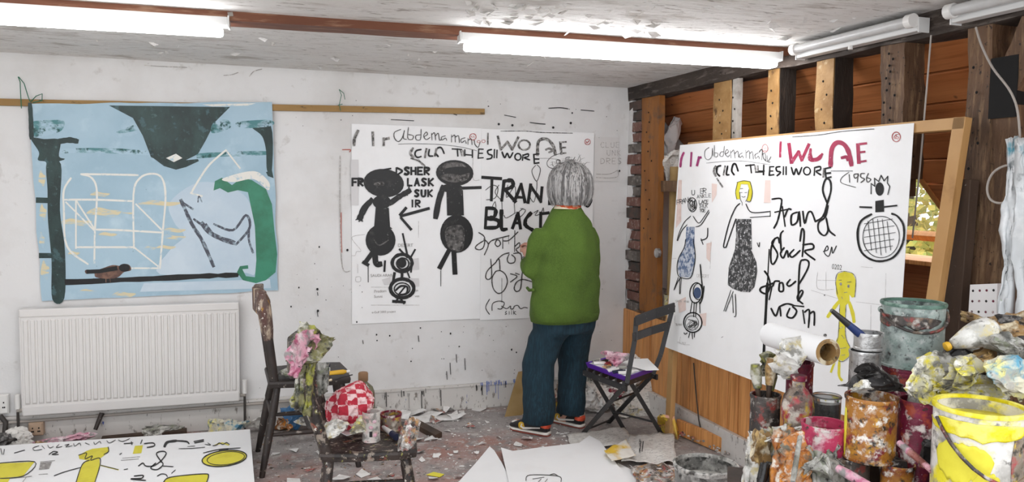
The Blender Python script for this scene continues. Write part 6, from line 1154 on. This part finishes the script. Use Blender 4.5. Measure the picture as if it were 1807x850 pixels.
c = dp(1625, 838, 1.99); tin((c.x+.03, c.y+.01, ZT), .047, .115, 'tin_mixed', 'pale pink-stained tin below the crimson tin', inside='paint_black_wet')
ot, oc, orr, oz = tin_px(1538, 700, 86, 2.02, .768, 'tin_orange', 'tin caked in orange, white and yellow paint under the dark bag', inside='paint_black_wet')
patch(oc, orr, .02, .13, math.atan2(-oc.y, -oc.x)-1.35, math.atan2(-oc.y, -oc.x)-1.1, 'paint_yellow', ot, 4)
tin((oc.x-.03, oc.y+.03, ZT), .047, .184, 'tin_dark', 'dark grey tin under the orange-caked tin', inside='paint_black_wet')
tin((oc.x+.045, oc.y-.05, ZT), .04, .184, 'tin_orange', 'brown spattered tin beneath the orange-caked tin, right side', inside='paint_black_wet')
tin_px(1456, 748, 78, 2.09, ZT, 'tin_pink', 'short tin rimmed with wet pink-crimson paint', inside='paint_crimson_wet', fill=.9, band='tin_pink')
t = T('glass_jar', 'clear jar of black paint behind the pink-rimmed tin', 'jar', dp(1459, 704, 2.36)*1); p = dp(1459, 702, 2.36)
obj('paint', lathe([(.036, ZT+.137-p.z+.002), (.037, -.012), (.0001, -.014)], p, 20), 'paint_black_wet', t, True); obj('glass', lathe([(.040, ZT+.137-p.z), (.041, -.02), (.041, .0), (.043, .006), (.041, .009), (.039, .004)], p, 24), 'clear_jar', t, True); t.location = (p.x, p.y, ZT+.137)
for ch in t.children:
    for v in ch.data.vertices: v.co -= V3((p.x, p.y, ZT+.137))-V3(dp(1459, 704, 2.36))
# bottle with paint blobs
b = dp(1406, 762, 2.28); b.z = .717; t = T('paint_bottle', 'round-shouldered bottle smeared pink and yellow among the tins', 'bottle', b)
obj('glass', lathe([(.036, 0), (.04, .006), (.038, .07), (.045, .085), (.046, .115), (.04, .145), (.026, .165), (.018, .172), (.018, .20)], b, 24), 'tin_mixed', t, True); obj('neck_ring', lathe([(.018, .19), (.023, .192), (.023, .205), (.017, .207)], b, 18), 'tin_crimson', t, True)
# jar of brushes
jt, jc, jr, jz = tin_px(1351, 697, 52, 2.38, .717, 'tin_dark', 'crusted brush jar at the left end of the table', inside='paint_black_wet', fill=.6, name='brush_jar', cat='jar')
for i, (dx, dy, hh, m_) in enumerate(((-.012, .01, .13, 'rag_olive'), (.008, 0, .15, 'rag_brown'), (.02, .015, .11, 'rag_olive'))):
    a = jc+V3((dx*.6, dy*.6, .03)); e = jc+V3((dx*2.2, dy*2, .08+hh)); t = T('paint_brush', ['stiff olive-tipped brush in the brush jar, leftmost', 'brown brush standing tallest in the brush jar', 'olive brush leaning right in the brush jar'][i], 'brush', a)
    obj('handle', tube([a, a*.4+e*.6], [.005, .008], 8), 'dark_wood', t, True); obj('bristles', tube([a*.4+e*.6, a*.15+e*.85, e], [.012, .018, .013], 10), m_, t, True)
# tin and paper roll
mt_, mc, mr, mz = tin_px(1412, 640, 46, 2.42, .717, 'tin_crimson', 'tall maroon tin holding up the paper roll', inside='paint_maroon_wet')
ra, rb_ = dp(1360, 590, 2.58), dp(1461, 621, 2.26); ax = (rb_-ra).normalized(); L_ = (rb_-ra).length; t = T('paper_roll', 'white paper roll with a brown cardboard core lying over the tins', 'paper roll', (ra+rb_)/2)
obj('paper', lathe([(.022, 0), (.039, 0), (.039, L_), (.030, L_)], ra, 28, ax, caps=False), 'paper', t, True); obj('core', lathe([(.038, L_+.0005), (.026, L_+.001), (.024, L_-.12), (.0001, L_-.12)], ra, 28, ax, caps=False), 'rag_brown', t, True)
lump('plastic_wrap', 1392, 632, 2.34, 70, 66, 'rag_white', 'clear crumpled plastic wrap under the paper roll', 'wrap', 91, .4, 2.2, dy=.05)
lump('paint_rag', 1362, 645, 2.42, 34, 40, 'rag_olive', 'olive stained rag beside the brush jar', 'rag', 92, .4, 2.2, dy=.04)
# silver tins with brush
s1 = dp(1527, 620, 2.22); tin((s1.x, s1.y, .717), .042, s1.z-.717, 'tin_silver', 'tall plain silver tin behind the dark bag', inside='paint_black_wet')
s2 = dp(1533, 588, 2.22); tin((s2.x, s2.y, s1.z+.006), .039, s2.z-s1.z-.006, 'tin_silver', 'small silver cup holding the blue brush', inside='paint_black_wet', fill=.6)
a, b = dp(1516, 588, 2.21), dp(1467, 547, 2.19); t = T('paint_brush', 'black brush with blue ferrule resting in the silver cup', 'brush', b); obj('handle', tube([b, b*.4+a*.6], [.006, .010], 10), 'metal_black', t, True); obj('blue_end', tube([b*.4+a*.6, a, a+(a-b)*.3], [.010, .012, .010], 10), 'blue_brush', t, True)
# rags and papers over the heap: px, py, depth, w, h
L = [('plastic_bag', 1548, 668, 2.0, 100, 52, 'rag_dark', 'black plastic bag slumped over the orange-caked tin', 'bag', 3), ('paint_rag', 1525, 682, 1.98, 50, 26, 'rag_white', 'white crusted rag at the left of the black bag', 'rag', 6),
 ('paper_wad', 1616, 664, 1.97, 76, 76, 'rag_yellow', 'white paper wad streaked yellow above the crimson tin', 'paper', 8), ('paper_wad', 1662, 650, 2.02, 70, 50, 'rag_grey', 'grey paper wad behind the yellow tin', 'paper', 9), ('paper_wad', 1700, 660, 1.92, 86, 56, 'rag_yellow', 'yellow-splashed paper wad just behind the yellow tin', 'paper', 14), ('paper_wad', 1768, 668, 1.9, 96, 76, 'rag_blue', 'cream paper wad brushed with blue at the right edge', 'paper', 11), ('paper_wad', 1782, 612, 2.0, 70, 44, 'rag_grey', 'grey-green rag above the blue-brushed paper', 'rag', 12), ('paper_wad', 1690, 632, 2.06, 60, 40, 'rag_dark', 'dark rag in the hollow below the jug', 'rag', 13),
 ('paper_wad', 1720, 690, 1.98, 150, 60, 'rag_yellow', 'long crumpled yellow-stained paper along the back of the yellow tin', 'paper', 31), ('paper_wad', 1790, 640, 1.98, 80, 60, 'rag_white', 'whitish paper wad at the right edge over the blue-brushed paper', 'paper', 33), ('paper_wad', 1645, 690, 2.05, 70, 60, 'rag_grey', 'grey crumpled paper between the crimson and yellow tins', 'paper', 35), ('paper_wad', 1740, 632, 2.04, 110, 50, 'rag_brown', 'brown crumpled paper in front of the tipped bowl', 'paper', 37), ('paint_rag', 1440, 770, 2.12, 70, 40, 'rag_brown', 'brown-grey rag under the pink-rimmed tin', 'rag', 39), ('paint_rag', 1382, 778, 2.2, 84, 50, 'rag_white', 'white plastic rag spread at the left of the rag heap', 'rag', 17), ('paint_rag', 1345, 800, 2.2, 50, 80, 'rag_brown', 'yellow-brown rag hanging off the table corner', 'rag', 18), ('paint_rag', 1422, 790, 2.1, 86, 56, 'rag_orange', 'bright orange rag in the middle of the rag heap', 'rag', 19), ('paint_rag', 1405, 826, 2.04, 80, 56, 'rag_orange', 'rust-orange rag below the bright orange one', 'rag', 20), ('paint_rag', 1458, 826, 2.0, 76, 60, 'rag_grey', 'grey-green rag at the bottom of the rag heap', 'rag', 22), ('paint_rag', 1360, 842, 2.1, 50, 40, 'rag_dark', 'black rag at the bottom left of the rag heap', 'rag', 23), ('paint_rag', 1500, 770, 2.08, 30, 60, 'rag_dark', 'dark rag stuffed between the pink and orange tins', 'rag', 24), ('paint_rag', 1330, 836, 2.25, 36, 70, 'rag_white', 'pale rag tail hanging by the floor bucket', 'rag', 25), ('paint_rag', 1580, 825, 2.0, 40, 50, 'tin_dark', 'dark wad between the lower tins', 'rag', 26), ('paint_rag', 1645, 800, 1.95, 40, 60, 'rag_dark', 'dark wad between the crimson and yellow tins', 'rag', 27)]
for nm, x, y_, d, w_, h_, m_, lab, ct, sd in L: lump(nm, x, y_, d, w_, h_, m_, lab, ct, sd+100, .45, 2.2, dy=min(.045, w_/2*d/FPX))
# drapes that hang from the heap
for pts, m_, lab, sd in (([(1368, 758, 2.14), (1440, 754, 2.10), (1428, 870, 1.98), (1360, 860, 2.05)], 'rag_orange', 'orange paint cloth falling in folds over the crate', 2), ([(1322, 762, 2.26), (1390, 750, 2.22), (1380, 842, 2.12), (1312, 860, 2.2)], 'rag_white', 'white cloth falling in folds over the crate corner', 4), ([(1430, 775, 2.08), (1475, 785, 2.04), (1484, 860, 1.98), (1425, 880, 1.98)], 'rag_grey', 'grey cloth falling in folds right of the orange one', 6)):
    solo('paint_cloth', drape(pts, 20, 24, .014, sd), m_, lab, 'cloth', smooth='all')
# brushes and handles poking out
def stick(p0, p1, r0, r1, m, label, m2=None, nm='paint_brush', cat='brush'):
    a, b = dp(*p0), dp(*p1); t = T(nm, label, cat, a); obj('handle', tube([a*.75+b*.25, a*.4+b*.6, b], [r0, (r0+r1)/2, r1], 12), m, t, True); obj('ferrule', tube([a, a*.75+b*.25], [r0*.85, r0*1.05], 12), m2 or m, t, True); return t
stick((1587, 781, 1.9), (1668, 850, 1.75), .009, .006, 'brush_handle', 'pinkish brush handle slanting below the crimson tin', 'rag_pink')
stick((1478, 826, 1.95), (1560, 872, 1.85), .012, .010, 'rag_pink', 'pale pink stirring stick at the bottom of the heap', None, 'stirring_stick', 'stick')
stick((1399, 850, 1.95), (1412, 770, 2.04), .007, .006, 'rag_grey', 'grey stick standing among the orange rags', None, 'stirring_stick', 'stick')
stick((1343, 855, 2.08), (1350, 818, 2.1), .014, .013, 'paint_black_wet', 'black bottle neck at the lower left of the heap', None, 'black_bottle', 'bottle')
# jug lying behind, trays and boards at the back
a = dp(1690, 603, 2.12); t = T('spouted_jug', 'dirty white jug lying on its side behind the papers', 'jug', a)
obj('body', lathe([(.008, 0), (.014, .005), (.03, .05), (.036, .08), (.034, .11), (.02, .125), (.0001, .127)], dp(1678, 608, 2.05), 20, rt*.9+up*.35), 'rag_white', t, True); obj('spout', lathe([(.010, 0), (.012, .004), (.012, .012), (.009, .014)], dp(1676, 609, 2.045), 14, -(rt*.9+up*.35)), 'tube_yellow', t, True)
def arc(pts, d, r, m, label, nm, cat): return solo(nm, tube([dp(x, y_, d+.04*i) for i, (x, y_) in enumerate(smooth_px(pts))], r, 8), m, label, cat, smooth=True)
def smooth_px(p): return [(v.x, v.y) for v in smoothline(p)]
bwl = dp(1762, 628, 2.06); bax = V3((-.35, -.55, .76)); t = T('paint_bowl', 'shallow paint-crusted bowl with a white rim tipped towards the room', 'bowl', bwl)
obj('bowl_body', lathe([(.03, -.05), (.07, -.03), (.088, 0), (.082, .0), (.062, -.028), (.0001, -.04)], bwl, 28, bax), 'rag_grey', t, True); obj('bowl_rim', lathe([(.08, -.003), (.088, -.006), (.093, .0), (.087, .006), (.08, .003), (.08, -.003)], bwl, 28, bax, wob=.05), 'rag_white', t, True)
for i, pts in enumerate(([(1698, 548, 2.3), (1760, 566, 2.2), (1800, 590, 2.1), (1700, 566, 2.3)], [(1712, 590, 2.15), (1795, 566, 2.1), (1830, 590, 2.05), (1720, 606, 2.12)], [(1745, 560, 2.3), (1830, 545, 2.2), (1840, 575, 2.15), (1760, 585, 2.25)])):
    solo('brown_paper', drape(pts, 12, 8, .008, 20+i), 'rag_brown', ['torn brown paper sheet poking up behind the jug', 'brown paper strip above the jug spout', 'tan paper sheet at the back right of the heap'][i], 'paper', smooth='all')
lump('paper_wad', 1775, 585, 2.2, 90, 50, 'rag_dark', 'dark heap of rags under the brown papers', 'rag', 140, .45, 2.2, dy=.08)
# ------------------------------------------------------------------ bucket on the floor
bk = dp(1245, 818, 3.2); t = T('floor_bucket', 'grey paint-crusted bucket standing on the floor left of the table', 'bucket', (bk.x, bk.y, 0)); r = 56*3.2/FPX
obj('body', lathe([(r*.8, 0), (r*.82, .01), (r*.97, bk.z-.01), (r*.93, bk.z-.01), (r*.9, bk.z*.8), (.0001, bk.z*.8)], (bk.x, bk.y, 0), 32, wob=.02), 'tin_bucket', t, True)
obj('rim', lathe([(r*.92, bk.z-.012), (r*1.0, bk.z-.016), (r*1.02, bk.z), (r*.94, bk.z+.004), (r*.92, bk.z-.012)], (bk.x, bk.y, 0), 32, wob=.01), 'bucket_grey', t, True)
obj('paint', lathe([(.0001, bk.z*.8+.002), (r*.5, bk.z*.8+.006), (r*.9, bk.z*.8+.003)], (bk.x, bk.y, 0), 32), 'paint_grey_wet', t, True)
# ------------------------------------------------------------------ things on and about the open-stud wall
tT = on(1705, 316, 0, 2.475); solo('leaning_timber', beam(V3((2.45, tT.y+.035, 0)), tT, .075, .04, (1, 0, 0), 12, .004, 7), 'dark_wood', 'dark weathered timber leaning on the big post right of the stretcher', 'timber', bevel=.003)
solo('pull_cord', tube([on(1643, 62, 0, 2.47), on(1635, 160, 0, 2.47), on(1623, 300, 0, 2.47), on(1610, 420, 0, 2.47)], .0035, 6), 'grey_cable', 'long pale cord hanging from the dark beam past the stretcher', 'cord', smooth=True)
solo('lamp_flex', tube([on(x, y_, 0, 2.46) for x, y_ in smooth_px([(1722, 48), (1732, 80), (1752, 120), (1785, 165), (1798, 215), (1802, 330)])], .004, 6), 'grey_cable', 'pale flex curving down from the right unlit tube', 'cable', smooth=True)
solo('cable_loop', tube([on(x, y_, 0, 2.42) for x, y_ in smooth_px([(1800, 292), (1775, 292), (1752, 305), (1742, 330), (1748, 352), (1768, 358), (1785, 345), (1792, 325)])], .004, 6), 'grey_cable', 'loop of white cable on the big post', 'cable', smooth=True)
P_ = [on(1712, 502, 0, 2.44), on(1760, 500, 0, 2.44), on(1758, 566, 0, 2.44), on(1708, 564, 0, 2.44)]; t = T('dotted_card', 'white card dotted with red and dark spots on the big post', 'card', P_[3])
obj('card', hexa([P_[3], P_[2], P_[2]+V3((.02, 0, 0)), P_[3]+V3((.02, 0, 0)), P_[0], P_[1], P_[1]+V3((.02, 0, 0)), P_[0]+V3((.02, 0, 0))]), 'paper', t)
for i in range(12): q = P_[0]*(1-(i % 4+.5)/4)+P_[1]*((i % 4+.5)/4); q2 = P_[3]*(1-(i % 4+.5)/4)+P_[2]*((i % 4+.5)/4); f_ = (i//4+.6)/3.4; obj('spot', ball(q*(1-f_)+q2*f_, (.003, .005, .005), 1), 'tin_crimson' if i % 3 else 'ink_black', t)
for i, pts in enumerate(([(1778, 245, 2.64), (1800, 238, 2.61), (1795, 575, 2.58), (1766, 570, 2.60)], [(1796, 245, 2.60), (1840, 238, 2.54), (1850, 585, 2.50), (1790, 580, 2.57)])):
    solo('plastic_sheeting', drape(pts, 10, 30, .016, 30+i), 'plastic_sheet', ['clear plastic sheeting hanging on the big post, narrow strip', 'clear plastic sheeting with blue and green smears at the right edge'][i], 'plastic sheet', smooth='all')
# corner shelf things
sc1 = on(1156, 549, 2, .641); sc1 = on(1158, 545, 0, WR+.075); tin((WR+.075, sc1.y, .641), .062, .15, 'tin_silver', 'silver tin with wire handle on the corner ledge', inside='paint_black_wet', bail=(1.2, .06, .066))
tin((WR+.09, sc1.y-.17, .641), .05, .13, 'rag_yellow', 'yellow-streaked tin beside the silver tin on the ledge', inside='paint_black_wet')
rp = on(1182, 400, 0, WR+.10); solo('rolled_paper', lathe([(.028, 0), (.034, 0), (.034, .95), (.026, .95), (.026, .9), (.0001, .9)], (WR+.10, rp.y-.05, .645), 20), 'cardboard', 'tan paper roll standing behind the corner post', 'paper roll', smooth=True)
gp = on(1166, 446, 0, WR-.005); t = T('reel', 'small grey reel hung on the corner post', 'reel', gp); obj('rim', lathe([(.012, 0), (.030, 0), (.030, .02), (.012, .02)], gp+V3((-.012, 0, 0)), 20, (-1, 0, 0)), 'tin_silver', t, True); obj('hub', lathe([(.0001, .0), (.012, .0), (.012, .016), (.0001, .016)], gp+V3((-.012, 0, 0)), 14, (-1, 0, 0)), 'ink_black', t, True)
lump('crumpled_newspaper', 1188, 298, dpt(on(1188, 298, 0, WR+.12)), 44, 62, 'newsprint', 'newspaper wad stuffed behind the corner post', 'newspaper', 160, .45, 2.3, dy=.05)
lump('plaster_lump', 1186, 240, dpt(on(1186, 240, 0, WR+.2)), 40, 66, 'plaster', 'loose white plaster lump above the newspaper wad', 'plaster', 161, .35, 1.8, dy=.05)
